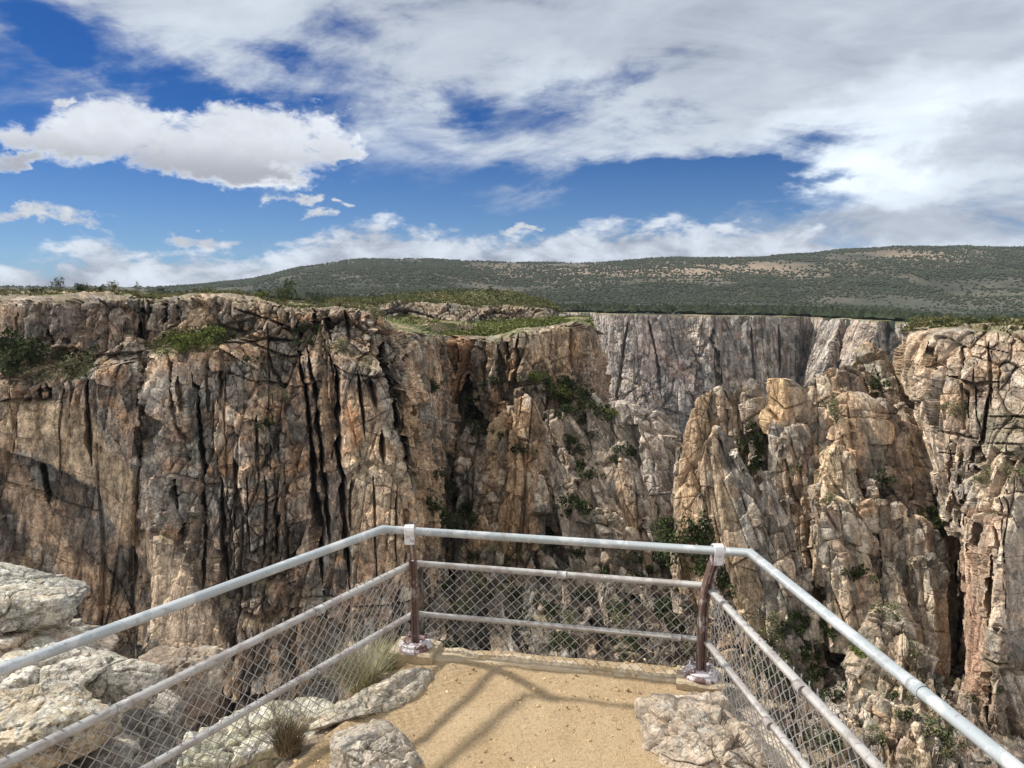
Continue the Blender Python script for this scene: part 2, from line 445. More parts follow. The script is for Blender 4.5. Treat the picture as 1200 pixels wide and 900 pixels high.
sheet('cliff', [
    [(-190, 339, 350), (-190, 347, 141), (-190, 400, 139), (-190, 440, 129), (-190, 600, 122), (-190, 760, 117), (-190, 960, 110)],
    [(0, 339, 350), (0, 347, 140), (0, 402, 138), (0, 440, 128), (0, 600, 121), (0, 760, 116), (0, 960, 109)],
    [(60, 340, 350), (60, 346, 138), (60, 405, 137), (60, 452, 126), (60, 600, 121), (60, 760, 115), (60, 960, 109)],
    [(110, 341, 340), (110, 343, 136), (112, 418, 132), (110, 438, 127), (110, 600, 122), (110, 760, 116), (110, 960, 109)],
    [(148, 342, 330), (148, 345, 135.5), (150, 414, 132), (150, 424, 128), (152, 600, 123), (150, 760, 118), (150, 960, 110)],
    [(159, 343, 330), (159, 351, 139), (162, 412, 139), (162, 430, 138), (157, 600, 127), (159, 760, 119), (159, 960, 110)],
    [(176, 344, 330), (176, 351, 140), (178, 410, 139.5), (175, 430, 138.5), (168, 600, 128), (170, 760, 119), (172, 960, 110)],
    [(191, 344, 320), (191, 351, 138), (189, 402, 136.5), (186, 420, 128), (180, 600, 118), (184, 760, 112), (186, 960, 106)],
    [(236, 345, 320), (236, 343, 137), (232, 393, 135), (234, 406, 126), (236, 600, 116), (240, 760, 110), (240, 960, 105)],
    [(270, 346, 320), (270, 343, 135), (268, 392, 134), (272, 404, 126), (276, 600, 117), (280, 760, 110), (280, 960, 105)],
    [(310, 350, 310), (310, 351, 135), (308, 385, 131), (310, 410, 128), (315, 600, 118), (318, 760, 111), (318, 960, 105)],
    [(345, 354, 300), (345, 361, 134), (347, 400, 132), (350, 420, 129), (358, 600, 118), (364, 760, 110), (364, 960, 104)],
    [(400, 356, 290), (400, 360, 133), (402, 395, 129), (406, 415, 126), (414, 600, 115), (420, 760, 109), (420, 960, 104)],
    [(434, 360, 280), (434, 367, 133), (440, 395, 130), (446, 430, 126), (462, 600, 114), (472, 760, 108), (476, 960, 104)],
    [(456, 376, 220), (455, 385, 138), (460, 410, 134), (466, 445, 129), (486, 600, 116), (494, 760, 110), (500, 960, 106)],
    [(482, 380, 210), (478, 389, 146), (484, 412, 141), (488, 445, 136), (499, 600, 124), (504, 760, 117), (508, 960, 112)],
    [(505, 379, 215), (500, 392, 160), (505, 415, 158), (508, 450, 156), (512, 600, 146), (516, 760, 138), (520, 960, 128)],
    [(525, 378, 220), (520, 393, 188), (522, 415, 190), (524, 450, 191), (528, 600, 190), (532, 760, 180), (536, 960, 160)],
    [(555, 380, 240), (552, 394, 205), (552, 415, 208), (554, 450, 209), (556, 600, 208), (560, 760, 196), (564, 960, 170)],
], MAT_CLIFF, OCT_WALL, dict(base=np.array((.235, .195, .155)), b2=np.array((.39, .275, .18)), w2=.8, b3=np.array((.40, .225, .12)), w3=.75, wp=.28, wd=.75),
    axis=(.04, .06, 1), seed=3, plateau_rows=1.0, green=left_green, bulge=.7, plateau_damp=.55, gain=.95, rim_gain=.6,
    steps=[([(-10, 522), (60, 548), (112, 575), (158, 650), (163, 790), (110, 790), (60, 690), (-10, 600)], -4.5), ([(165, 622), (186, 622), (215, 650), (240, 690), (282, 800), (176, 800)], 3.5), ([(187, 408), (262, 402), (300, 432), (328, 560), (338, 800), (178, 800), (172, 600)], 2.5),
           ([(400, 412), (446, 432), (488, 600), (500, 800), (414, 800), (398, 480)], 3.0), ([(256, 344), (345, 360), (347, 398), (292, 394), (262, 376)], 2.6), ([(60, 345), (146, 345), (150, 410), (112, 416), (72, 402)], 2.2), ([(112, 420), (155, 425), (156, 545), (112, 520)], 2.0), ([(270, 470), (330, 460), (352, 600), (290, 640)], 1.8), ([(-10, 455), (45, 455), (48, 512), (-10, 505)], 1.5)],
    calm=[([(358, 515), (408, 515), (408, 605), (358, 605)], .35), ([(0, 468), (100, 480), (160, 560), (162, 720), (100, 640), (0, 520)], .45), ([(165, 622), (190, 622), (240, 690), (280, 800), (215, 790), (178, 720)], .35), ([(400, 450), (470, 470), (500, 640), (490, 720), (420, 660)], .5),
          ([(190, 430), (262, 430), (270, 600), (180, 600)], .7), ([(0, 520), (60, 600), (150, 720), (100, 740), (0, 600)], .6)],
    cracks=fissures(15, 190, 495, 360, 600, 5, .03, 2.0) + fissures(4, 0, 150, 350, 480, 6, .02, 1.5) + [([(158, 348), (161, 380), (165, 412)], 4.20, 6.50), ([(173, 350), (176, 380), (178, 410)], 4.20, 6.50), ([(166, 350), (169, 392)], 3.00, 4.50),
            ([(210, 350), (212, 393)], 4.20, 6.50), ([(193, 352), (194, 380)], 3.00, 4.50),
            ([(351, 376), (352, 388), (353, 402)], 4.20, 5.00), ([(351, 400), (358, 440), (363, 490), (368, 540), (372, 600), (378, 700)], 4.20, 6.50),
            ([(363, 405), (369, 440), (375, 490), (379, 540), (384, 640)], 4.20, 6.50), ([(389, 405), (393, 430), (396, 480), (399, 540), (404, 600), (410, 700)], 4.20, 6.50),
            ([(392, 470), (391, 540)], 3.27, 6.00), ([(369, 362), (371, 395)], 3.54, 6.00), ([(384, 365), (388, 385), (394, 400)], 3.54, 6.00), ([(404, 362), (408, 380), (411, 402)], 3.27, 4.50),
            ([(418, 358), (420, 380)], 2.73, 3.60), ([(445, 392), (448, 425), (456, 455), (463, 490), (470, 520), (480, 570)], 4.20, 6.50), ([(456, 440), (466, 470), (474, 520)], 3.00, 3.75),
            ([(418, 430), (423, 470), (426, 510)], 3.00, 3.75), ([(432, 440), (440, 475)], 3.00, 3.00), ([(447, 500), (448, 540)], 3.00, 3.75),
            ([(226, 432), (228, 480), (231, 560), (233, 640), (236, 700)], 3.81, 5.25), ([(213, 440), (214, 480)], 2.73, 3.00), ([(239, 430), (240, 482)], 2.73, 3.00), ([(257, 432), (256, 470)], 2.73, 3.00),
            ([(256, 560), (258, 640), (262, 690)], 3.00, 3.30), ([(200, 560), (202, 640)], 3.00, 3.00), ([(322, 570), (324, 650)], 3.27, 3.60), ([(100, 440), (106, 520), (108, 545)], 3.54, 3.60), ([(46, 452), (48, 470)], 3.00, 4.50), ([(54, 450), (58, 470)], 3.00, 4.50),
            ([(48, 540), (58, 600)], 4.20, 3.75), ([(275, 530), (277, 600)], 2.73, 2.40), ([(300, 480), (302, 560)], 2.73, 2.40), ([(0, 469), (60, 468)], 3.00, 2.40), ([(88, 372), (98, 372)], 3.00, 3.00),
            ([(60, 385), (66, 405)], 3.54, 3.60), ([(330, 384), (352, 390)], 3.00, 3.00), ([(282, 398), (330, 416), (352, 418)], 3.00, 2.40), ([(280, 362), (340, 384), (352, 388)], 2.73, 2.40)],
    stain_shade=[([(172, 405), (171, 440), (168, 480), (166, 540), (163, 600), (164, 650)], 6.0), ([(176, 352), (178, 410)], 3.0), ([(161, 352), (165, 412)], 2.6), ([(211, 352), (212, 393)], 3.0),
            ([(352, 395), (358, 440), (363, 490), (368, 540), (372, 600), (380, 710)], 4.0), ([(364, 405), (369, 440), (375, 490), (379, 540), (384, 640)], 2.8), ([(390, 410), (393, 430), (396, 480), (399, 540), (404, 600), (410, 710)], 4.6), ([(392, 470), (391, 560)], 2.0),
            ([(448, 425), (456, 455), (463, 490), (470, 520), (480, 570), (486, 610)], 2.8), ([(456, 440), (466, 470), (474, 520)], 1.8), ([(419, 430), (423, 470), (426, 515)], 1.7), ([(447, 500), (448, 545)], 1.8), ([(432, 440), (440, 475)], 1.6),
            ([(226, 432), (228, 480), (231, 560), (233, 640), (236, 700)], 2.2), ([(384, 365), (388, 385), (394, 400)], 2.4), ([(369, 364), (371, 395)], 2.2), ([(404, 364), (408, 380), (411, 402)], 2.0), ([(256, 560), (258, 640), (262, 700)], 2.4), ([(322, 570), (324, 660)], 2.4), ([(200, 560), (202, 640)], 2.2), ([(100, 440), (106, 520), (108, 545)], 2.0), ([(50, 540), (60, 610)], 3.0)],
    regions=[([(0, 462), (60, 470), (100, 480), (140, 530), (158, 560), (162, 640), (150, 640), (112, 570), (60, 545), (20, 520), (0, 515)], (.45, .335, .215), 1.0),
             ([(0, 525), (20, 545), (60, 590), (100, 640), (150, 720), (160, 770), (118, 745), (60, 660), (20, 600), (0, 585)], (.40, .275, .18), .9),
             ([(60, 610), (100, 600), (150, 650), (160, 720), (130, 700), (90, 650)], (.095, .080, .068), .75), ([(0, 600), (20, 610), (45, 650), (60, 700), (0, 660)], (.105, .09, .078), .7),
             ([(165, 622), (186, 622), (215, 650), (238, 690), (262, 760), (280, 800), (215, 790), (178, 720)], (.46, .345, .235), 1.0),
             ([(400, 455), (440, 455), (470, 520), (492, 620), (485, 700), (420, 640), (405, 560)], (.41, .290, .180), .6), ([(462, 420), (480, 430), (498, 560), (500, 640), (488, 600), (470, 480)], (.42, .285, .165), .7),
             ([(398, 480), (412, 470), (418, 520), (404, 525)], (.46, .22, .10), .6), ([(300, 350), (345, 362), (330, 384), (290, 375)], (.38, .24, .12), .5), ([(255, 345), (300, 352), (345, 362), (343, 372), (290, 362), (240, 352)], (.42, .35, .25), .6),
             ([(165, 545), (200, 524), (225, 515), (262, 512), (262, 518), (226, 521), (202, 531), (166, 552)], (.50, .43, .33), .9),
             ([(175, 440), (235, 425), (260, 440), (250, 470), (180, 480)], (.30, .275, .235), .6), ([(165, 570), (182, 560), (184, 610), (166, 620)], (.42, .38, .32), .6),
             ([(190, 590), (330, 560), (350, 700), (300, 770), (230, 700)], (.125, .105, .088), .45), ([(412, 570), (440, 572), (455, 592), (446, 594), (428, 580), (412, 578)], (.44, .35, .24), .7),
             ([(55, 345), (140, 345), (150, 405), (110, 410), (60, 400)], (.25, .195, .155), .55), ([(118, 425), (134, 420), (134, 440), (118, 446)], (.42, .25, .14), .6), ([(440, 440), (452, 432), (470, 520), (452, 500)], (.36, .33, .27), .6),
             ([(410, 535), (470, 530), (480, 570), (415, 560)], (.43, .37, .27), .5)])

# ------------------------------------------------------------------ green bench with the cliffs above and below it
def bench_green(px, py, rk):
    return in_poly(px, py, [(560, 398), (600, 386), (640, 384), (612, 392), (575, 402)], 5) * .5
sheet('bench_cliff', [
    [(500, 372, 290), (512, 393, 192), (518, 450, 190), (524, 540, 187), (530, 640, 185), (535, 800, 170)],
    [(530, 376, 285), (530, 394, 184), (532, 450, 188), (536, 540, 192), (540, 640, 190), (540, 800, 174)],
    [(545, 378, 280), (541, 393, 182), (544, 450, 190), (548, 540, 196), (552, 640, 193), (552, 800, 174)],
    [(572, 380, 275), (570, 394, 180), (572, 450, 180), (572, 540, 182), (574, 640, 176), (574, 800, 160)],
    [(592, 381, 265), (588, 390, 178), (592, 450, 178), (594, 540, 178), (598, 640, 170), (600, 800, 155)],
    [(612, 381, 265), (607, 385, 172), (607, 450, 173), (610, 540, 173), (615, 640, 168), (620, 800, 155)],
    [(650, 376, 260), (650, 380, 178), (648, 440, 176), (648, 540, 170), (650, 640, 165), (650, 800, 150)],
    [(674, 372, 265), (676, 376, 181), (682, 440, 182), (690, 540, 178), (700, 640, 172), (705, 800, 160)],
    [(688, 372, 270), (690, 382, 190), (698, 440, 192), (712, 540, 190), (730, 640, 188), (740, 800, 175)],
    [(694, 374, 290), (699, 392, 215), (708, 440, 220), (730, 540, 220), (760, 640, 215), (770, 800, 200)],
], MAT_CLIFF, OCT_WALL, dict(base=np.array((.24, .195, .150)), b2=np.array((.37, .255, .160)), w2=.8, b3=ORANGE * .95, w3=.6, wp=.4, wd=.5), seed=21, sc=1.35, green=bench_green, bulge=1.6, plateau_damp=.85,
    cracks=[([(546, 440), (549, 500), (552, 560), (548, 640)], 12, 24), ([(531, 400), (532, 440)], 3, 5), ([(560, 402), (566, 440), (570, 500)], 3.5, 6), ([(586, 405), (588, 450), (592, 520)], 4, 7), ([(595, 400), (597, 470)], 3, 5),
            ([(668, 378), (670, 420), (672, 440)], 3, 4), ([(520, 398), (524, 440)], 3, 5), ([(578, 420), (576, 470)], 3, 5), ([(608, 392), (604, 440), (600, 500)], 3, 4)],
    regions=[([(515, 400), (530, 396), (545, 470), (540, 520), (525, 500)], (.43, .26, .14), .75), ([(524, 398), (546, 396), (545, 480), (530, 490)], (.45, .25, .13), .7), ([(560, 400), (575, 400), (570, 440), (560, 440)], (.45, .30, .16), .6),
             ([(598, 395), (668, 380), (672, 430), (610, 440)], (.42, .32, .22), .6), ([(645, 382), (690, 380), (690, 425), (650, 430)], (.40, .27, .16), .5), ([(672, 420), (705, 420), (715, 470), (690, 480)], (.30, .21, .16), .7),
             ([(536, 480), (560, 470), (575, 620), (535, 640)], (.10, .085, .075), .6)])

sheet('upper_cliff_band', [
    [(380, 352, 420), (385, 357, 300), (388, 368, 292), (388, 390, 282)], [(430, 350, 420), (432, 357, 290), (434, 371, 282), (434, 395, 272)],
    [(480, 344, 410), (482, 356, 286), (482, 373, 276), (482, 395, 268)], [(540, 341, 410), (540, 357, 284), (540, 384, 270), (540, 400, 264)],
    [(562, 341, 410), (560, 359, 282), (560, 380, 270), (560, 400, 264)], [(600, 343, 400), (600, 358, 284), (600, 378, 274), (600, 398, 266)],
    [(636, 352, 390), (640, 361, 290), (644, 374, 280), (646, 392, 270)], [(650, 361, 390), (655, 366, 325), (659, 376, 325), (662, 392, 320)],
], MAT_CLIFF, OCT_SPIRE, dict(base=np.array((.17, .145, .118)), b2=np.array((.28, .205, .14)), w2=.7, b3=np.array((.32, .19, .12)), w3=.5, wp=.4, wd=.5), seed=33, sc=1.5, step=.9, plateau_damp=.9, rim_gain=.7)

# the sloping green shelf joining the two
sheet('bench', [
    [(425, 375, 285), (440, 388, 190), (440, 410, 180)], [(480, 372, 290), (480, 390, 188), (480, 420, 178)], [(540, 380, 285), (540, 392, 192), (540, 430, 196)],
    [(600, 376, 290), (600, 384, 190), (600, 430, 186)], [(650, 373, 295), (650, 378, 192), (650, 430, 190)], [(690, 372, 330), (690, 378, 220), (690, 430, 225)],
], MAT_CLIFF, OCT_SPIRE, dict(), seed=35, sc=1.2, gain=.5, plateau_rows=2.0, plateau_damp=.7)

# ------------------------------------------------------------------ the far wall of the canyon
sheet('far_canyon_wall', [
    [(640, 366.2, 790), (640, 367, 760), (644, 440, 760), (650, 640, 720)], [(692, 365.2, 750), (692, 366, 720), (694, 440, 715), (698, 640, 680)],
    [(704, 367.2, 670), (704, 368, 640), (700, 430, 650), (702, 640, 600)], [(714, 367.2, 630), (714, 368, 600), (716, 440, 590), (722, 640, 540)],
    [(752, 367.2, 622), (752, 368, 592), (752, 440, 580), (756, 640, 520)], [(800, 368.2, 628), (800, 369, 598), (802, 440, 580), (805, 640, 530)],
    [(834, 369.2, 620), (834, 370, 590), (841, 440, 575), (842, 640, 540)], [(840, 369.2, 655), (840, 370, 625), (847, 440, 615), (848, 640, 580)],
    [(890, 369.2, 645), (890, 370, 615), (890, 440, 605), (890, 640, 570)], [(932, 370.2, 660), (932, 371, 630), (932, 440, 625), (932, 640, 600)],
    [(949, 371.2, 695), (949, 372, 665), (940, 440, 650), (936, 640, 600)], [(966, 372.2, 640), (966, 373, 625), (950, 440, 580), (940, 640, 510)],
    [(990, 373.2, 590), (984, 374, 575), (966, 440, 535), (955, 640, 460)], [(996, 373.4, 605), (996, 374.2, 575), (984, 440, 560), (974, 640, 480)], [(1012, 375.2, 550), (1012, 376, 520), (1000, 440, 480), (990, 640, 420)],
    [(1045, 376.2, 530), (1028, 377, 505), (1014, 440, 470), (1008, 640, 410)], [(1040, 376.4, 555), (1040, 377.2, 525), (1036, 440, 505), (1034, 640, 440)], [(1072, 379.2, 530), (1072, 380, 500), (1075, 440, 480), (1080, 640, 420)], [(1130, 383.2, 540), (1130, 384, 510), (1130, 440, 490), (1130, 640, 430)],
], MAT_FAR, OCT_WALL, dict(base=np.array((.29, .262, .235)), b2=np.array((.35, .305, .265)), w2=.7, b3=np.array((.31, .245, .20)), w3=.45, wp=.6, wd=.35), seed=51, sc=2.0, smooth_k=2, axis=(-.05, 0, 1), gain=.55, bulge=2.5, step=.9, plateau_damp=.9, rim_gain=.5, calm=[([(840, 370), (940, 370), (940, 520), (845, 520)], .6), ([(706, 370), (760, 370), (750, 500), (706, 480)], .8)],
    cracks=[([(836, 372), (836, 400), (842, 440), (841, 520)], 3.2, 22), ([(760, 372), (770, 420), (775, 470)], 2.2, 7), ([(880, 372), (884, 440), (886, 490)], 2, 7), ([(915, 380), (912, 440)], 2, 7), ([(735, 376), (728, 430), (722, 480)], 2.4, 8)],
    regions=[([(706, 370), (755, 370), (752, 440), (748, 500), (706, 470)], (.40, .335, .285), .6), ([(758, 392), (775, 400), (800, 432), (822, 455), (818, 458), (790, 436), (766, 410)], (.48, .33, .27), .7),
             ([(752, 370), (765, 372), (772, 420), (760, 470), (752, 440)], (.38, .28, .24), .5), ([(990, 378), (1030, 378), (1010, 430), (975, 432)], (.42, .32, .25), .6),
             ([(775, 430), (790, 450), (806, 490), (803, 491), (786, 458)], (.50, .43, .38), .6), ([(790, 445), (812, 470), (810, 472)], (.5, .43, .38), .6), ([(878, 400), (892, 440), (889, 441)], (.5, .45, .40), .7), ([(900, 372), (945, 374), (938, 470), (905, 460)], (.165, .155, .145), .35)])

# ------------------------------------------------------------------ massif on the right
def right_green(px, py, rk):
    return in_poly(px, py, [(1120, 372), (1260, 372), (1260, 398), (1190, 394), (1150, 388)], 6) * .4
sheet('buttress', [
    [(1085, 376, 230), (1074, 392, 140), (1066, 440, 136), (1076, 500, 132), (1098, 580, 128), (1124, 640, 122), (1128, 680, 118), (1124, 800, 110), (1130, 980, 100)],
    [(1080, 375, 220), (1064, 390, 118), (1052, 440, 116), (1066, 500, 112), (1090, 580, 110), (1116, 640, 105), (1120, 680, 102), (1114, 800, 97), (1120, 980, 90)],
    [(1084, 374, 200), (1072, 386, 103), (1060, 440, 102), (1072, 500, 99), (1094, 580, 97), (1120, 640, 93), (1124, 680, 91), (1118, 800, 87), (1122, 980, 80)],
    [(1104, 373, 195), (1098, 381, 98), (1092, 440, 94), (1098, 500, 92), (1110, 580, 91), (1128, 640, 86), (1132, 680, 84), (1130, 800, 80), (1132, 980, 76)],
    [(1130, 373, 195), (1130, 379, 96), (1128, 440, 90), (1130, 500, 89), (1134, 580, 87), (1146, 640, 81), (1150, 680, 79), (1150, 800, 75), (1150, 980, 72)],
    [(1160, 374, 195), (1160, 381, 94), (1162, 440, 89), (1162, 500, 86), (1158, 580, 83), (1168, 640, 77), (1170, 680, 75), (1166, 800, 73), (1166, 980, 70)],
    [(1190, 374, 195), (1190, 381, 93), (1196, 440, 88), (1196, 500, 84), (1190, 560, 80), (1196, 640, 78), (1194, 680, 78), (1190, 800, 75), (1190, 980, 71)],
    [(1230, 374, 195), (1230, 382, 92), (1230, 440, 87), (1230, 500, 83), (1230, 580, 80), (1230, 640, 79), (1230, 680, 78), (1230, 800, 76), (1230, 980, 71)],
    [(1330, 374, 195), (1330, 384, 92), (1330, 440, 86), (1330, 500, 82), (1330, 580, 80), (1330, 640, 78), (1330, 680, 77), (1330, 800, 75), (1330, 980, 70)],
], MAT_SPIRE, OCT_BLOCK, dict(base=np.array((.345, .285, .222)), b2=np.array((.44, .335, .24)), w2=.7, b3=ORANGE, w3=.4, wp=.5, wd=.35), seed=64, sc=.9, axis=(.02, 0, 1), green=right_green, bulge=1.5, plateau_damp=.6, gain=.8, rim_gain=.95, calm=[([(1170, 590), (1300, 560), (1300, 780), (1185, 760)], .45), ([(1095, 452), (1180, 452), (1170, 500), (1100, 500)], .6)],
    cracks=fissures(16, 1080, 1240, 400, 640, 8, .0, 1.6) + [([(1120, 402), (1124, 432)], 3, 2), ([(1088, 400), (1090, 440)], 3, 2.5), ([(1158, 400), (1160, 450), (1158, 480)], 2.5, 2), ([(1128, 455), (1130, 490)], 2, 1.6), ([(1160, 455), (1150, 490), (1140, 530), (1128, 560)], 3, 3),
            ([(1150, 650), (1152, 700), (1150, 800), (1156, 860)], 4, 4), ([(1144, 600), (1140, 645)], 2.5, 2), ([(1166, 640), (1166, 700)], 2.5, 2), ([(1182, 640), (1186, 760)], 2.4, 2), ([(1100, 440), (1140, 452), (1175, 448)], 2.2, 1.8), ([(1140, 488), (1200, 490), (1260, 488)], 2, 1), ([(1140, 520), (1200, 522), (1260, 520)], 2, 1), ([(1145, 503), (1260, 505)], 1.6, .8), ([(1090, 505), (1140, 515)], 1.8, 1), ([(1095, 530), (1130, 540)], 1.8, 1)],
    regions=[([(1056, 400), (1090, 392), (1086, 440), (1062, 470), (1050, 450)], (.44, .32, .20), .6), ([(1076, 398), (1110, 396), (1096, 440), (1076, 440)], (.45, .30, .18), .4), ([(1132, 430), (1160, 425), (1175, 446), (1150, 452)], (.46, .32, .20), .7),
             ([(1090, 455), (1135, 450), (1135, 500), (1100, 500)], (.46, .335, .215), .6), ([(1140, 480), (1260, 480), (1260, 540), (1135, 530)], (.30, .26, .185), .75), ([(1150, 545), (1200, 520), (1260, 530), (1260, 560), (1180, 570), (1140, 600)], (.44, .315, .22), .5),
             ([(1125, 600), (1165, 560), (1175, 640), (1168, 800), (1150, 860), (1120, 780)], (.43, .275, .18), .55), ([(1120, 700), (1150, 690), (1145, 800), (1118, 810)], (.33, .205, .14), .6), ([(1170, 580), (1260, 560), (1260, 780), (1185, 760)], (.40, .345, .275), .7),
             ([(1140, 555), (1180, 545), (1200, 565), (1165, 600), (1140, 610)], (.48, .41, .31), .6), ([(1120, 810), (1200, 780), (1260, 900), (1130, 900)], (.24, .18, .125), .5)])

# ------------------------------------------------------------------ floor of the side canyon, seen between the spires
sheet('canyon_floor', [
    [(440, 560, 237), (440, 640, 192), (440, 690, 173), (440, 760, 154), (440, 850, 134), (440, 1000, 115)], [(520, 570, 237), (520, 640, 192), (520, 690, 156), (520, 760, 128), (520, 850, 100), (520, 1000, 74)],
    [(600, 600, 224), (600, 640, 179), (600, 690, 143), (600, 760, 113), (600, 850, 84), (600, 1000, 61)], [(660, 590, 211), (660, 630, 174), (660, 690, 138), (660, 760, 108), (660, 850, 79), (660, 1000, 59)],
    [(720, 620, 218), (720, 655, 173), (720, 690, 138), (720, 760, 108), (720, 850, 79), (720, 1000, 59)], [(800, 640, 211), (800, 660, 173), (800, 700, 138), (800, 760, 113), (800, 850, 84), (800, 1000, 61)],
    [(900, 680, 192), (900, 700, 151), (900, 730, 133), (900, 790, 113), (900, 860, 90), (900, 1000, 64)], [(980, 690, 154), (980, 710, 119), (980, 745, 108), (980, 800, 90), (980, 860, 73), (980, 1000, 55)],
    [(1060, 700, 143), (1060, 720, 110), (1060, 760, 101), (1060, 810, 86), (1060, 870, 68), (1060, 1000, 55)], [(1120, 720, 132), (1120, 740, 106), (1120, 780, 97), (1120, 830, 84), (1120, 880, 68), (1120, 1000, 55)],
    [(1230, 740, 132), (1230, 760, 110), (1230, 800, 99), (1230, 840, 84), (1230, 890, 66), (1230, 1000, 55)],
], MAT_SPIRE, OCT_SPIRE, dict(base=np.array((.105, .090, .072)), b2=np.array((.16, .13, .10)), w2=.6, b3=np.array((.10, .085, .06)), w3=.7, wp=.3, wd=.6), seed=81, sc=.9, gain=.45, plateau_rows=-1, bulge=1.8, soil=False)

sheet('canyon_wall', [
    [(780, 560, 190), (785, 575, 150), (790, 640, 142), (800, 740, 130), (805, 900, 110)], [(830, 530, 180), (835, 540, 124), (838, 640, 121), (845, 740, 116), (850, 900, 100)],
    [(880, 535, 175), (885, 548, 121), (885, 640, 118), (890, 740, 113), (895, 900, 96)], [(940, 500, 175), (940, 510, 117), (945, 600, 113), (950, 740, 107), (955, 900, 92)],
    [(1010, 470, 180), (1010, 480, 121), (1012, 600, 111), (1015, 740, 102), (1020, 900, 88)], [(1050, 480, 180), (1048, 492, 121), (1052, 600, 109), (1060, 740, 101), (1062, 900, 86)],
    [(1080, 520, 180), (1074, 540, 119), (1084, 620, 112), (1100, 740, 103), (1104, 900, 86)], [(1120, 600, 180), (1105, 620, 122), (1120, 680, 114), (1130, 740, 106), (1135, 900, 88)], [(1170, 600, 180), (1165, 620, 135), (1170, 680, 130), (1175, 740, 124), (1180, 900, 110)],
], MAT_SPIRE, OCT_SPIRE, dict(base=np.array((.22, .175, .135)), w2=.5, w3=.35, wp=.3, wd=.4), seed=95, sc=.8, bulge=.8)

# ------------------------------------------------------------------ rock towers
def tower_geo(keys, seed, depth=.9, lean=None, octs=OCT_BLOCK, sc=.85, n=4, step=1.2, gain=.8):
    """keys: (centre px, py, width px, distance) from the top down: a closed angular column; returns verts, faces, ids, q, nz, px, py"""
    K = np.array(keys, float)
    r = np.random.default_rng(seed)
    top = K[0].copy(); top[2] *= .4; top[1] -= .6; tip = top.copy(); tip[2] = .02; tip[1] -= .2
    K = np.vstack((tip, top, K))
    L = np.concatenate(([0], np.cumsum(np.maximum(np.hypot(np.diff(K[:, 0]), np.diff(K[:, 1])), 2))))
    nv = max(8, int(L[-1] / step)); t = np.linspace(0, L[-1], nv)
    cx, cy, w, D = [np.interp(t, L, K[:, i]) for i in range(4)]
    C = P(cx, cy, D)
    rad = np.maximum(w, .5) * .5 * D / FPX
    nu = int(np.clip(math.pi * K[:, 2].max() / step * .8, 20, 240))
    th = np.linspace(0, 2 * math.pi, nu, endpoint=False)
    # angular plan: the envelope of n planes
    an = np.sort((np.arange(n) + r.uniform(-.32, .32, n)) / n * 2 * math.pi + r.uniform(0, 6)); dn = r.uniform(.78, 1.0, n)
    twist = np.linspace(0, r.uniform(-.4, .4), nv)[:, None]
    ang = th[None, :] + twist
    cand = dn[None, None, :] / np.maximum(np.cos(ang[..., None] - an[None, None, :]), .12)
    plan = -np.log(np.exp(-cand * 34).sum(-1)) / 34
    plan = np.clip(plan, .3, 1.25)
    plan /= np.maximum(np.abs(plan * np.cos(th)).max(1, keepdims=True), .1)
    X = C[:, None, 0] + rad[:, None] * plan * np.cos(th)
    Y = C[:, None, 1] + rad[:, None] * depth * plan * np.sin(th) 
    Z = np.repeat(C[:, 2:3], nu, 1)
    tilt = r.uniform(-.35, .35); tx = math.cos(seed) * tilt
    fade = np.exp(-t / 12.0)[:, None]
    Z = Z + fade * (np.cos(th) * tx + np.sin(th) * -.25) * rad[:, None]
    G = np.stack((X, Y, Z), -1)
    nr = normals(np.concatenate((G[:, -1:], G, G[:, :1]), 1))[:, 1:-1]
    out = G - C[:, None]
    s = np.sign((nr * out).sum(-1).mean()); nr = nr * s
    pos, nn = G.reshape(-1, 3), nr.reshape(-1, 3)
    ax = C[0] - C[-1]; ax[1] *= .3
    R = rot_to(ax if lean is None else lean, r.uniform(0, 1.5))
    new, ids, q = rock(pos, nn, R, octs, sc, 5, gain)
    f = grid_faces(nv, nu, 0, True)
    nz = nn[:, 2]
    px = (cx[:, None] + .5 * w[:, None] * np.cos(th)[None]).ravel(); py = np.repeat(cy, nu)
    side = np.tile(np.cos(th), nv)
    return new, f, ids, q, nz, px, py, side

def pinnacles(name, towers, mat, mixw, seed, wide=1.0, wide_right=None, lean_default=None, **kw):
    V, F4, Cc, off = [], [], [], 0
    for n, t in enumerate(towers):
        keys, opt = t[0], (t[1] if len(t) > 1 else {})
        keys = [(x_, y_, w_ * ((wide_right if wide_right and keys[0][0] > 655 and max(q_[2] for q_ in keys) < 40 else wide) if w_ > 12 else 1), d_) for x_, y_, w_, d_ in keys]
        o2 = {k: v for k, v in opt.items() if k not in ('mix', 'left')}
        if lean_default and keys[0][0] > 650 and 'lean' not in o2: o2['lean'] = lean_default
        new, f, ids, q, nz, px, py, side = tower_geo(keys, seed + n * 13, **{**kw, **o2})
        mw = {**mixw, **opt.get('mix', {})}
        c = rock_color(new, nz, ids, q, mw, seed + n)
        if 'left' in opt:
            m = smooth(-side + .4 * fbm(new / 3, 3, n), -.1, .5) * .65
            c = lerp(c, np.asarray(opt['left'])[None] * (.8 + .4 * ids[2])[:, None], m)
        c = lerp(c, BROWN * .8 + GREEN * .35, smooth(nz, .75, .95) * smooth(fbm(new / 2, 3, seed), 0, .5) * .6)
        V.append(new); F4.append(f + off); Cc.append(c); off += len(new)
    F4 = np.vstack(F4)
    V = np.vstack(V); Cc = np.vstack(Cc)
    o = build(name, V, F4, mat, Cc, kind='structure')
    SHEETS[name] = (V, None, None, None, None, None, None)
    return o

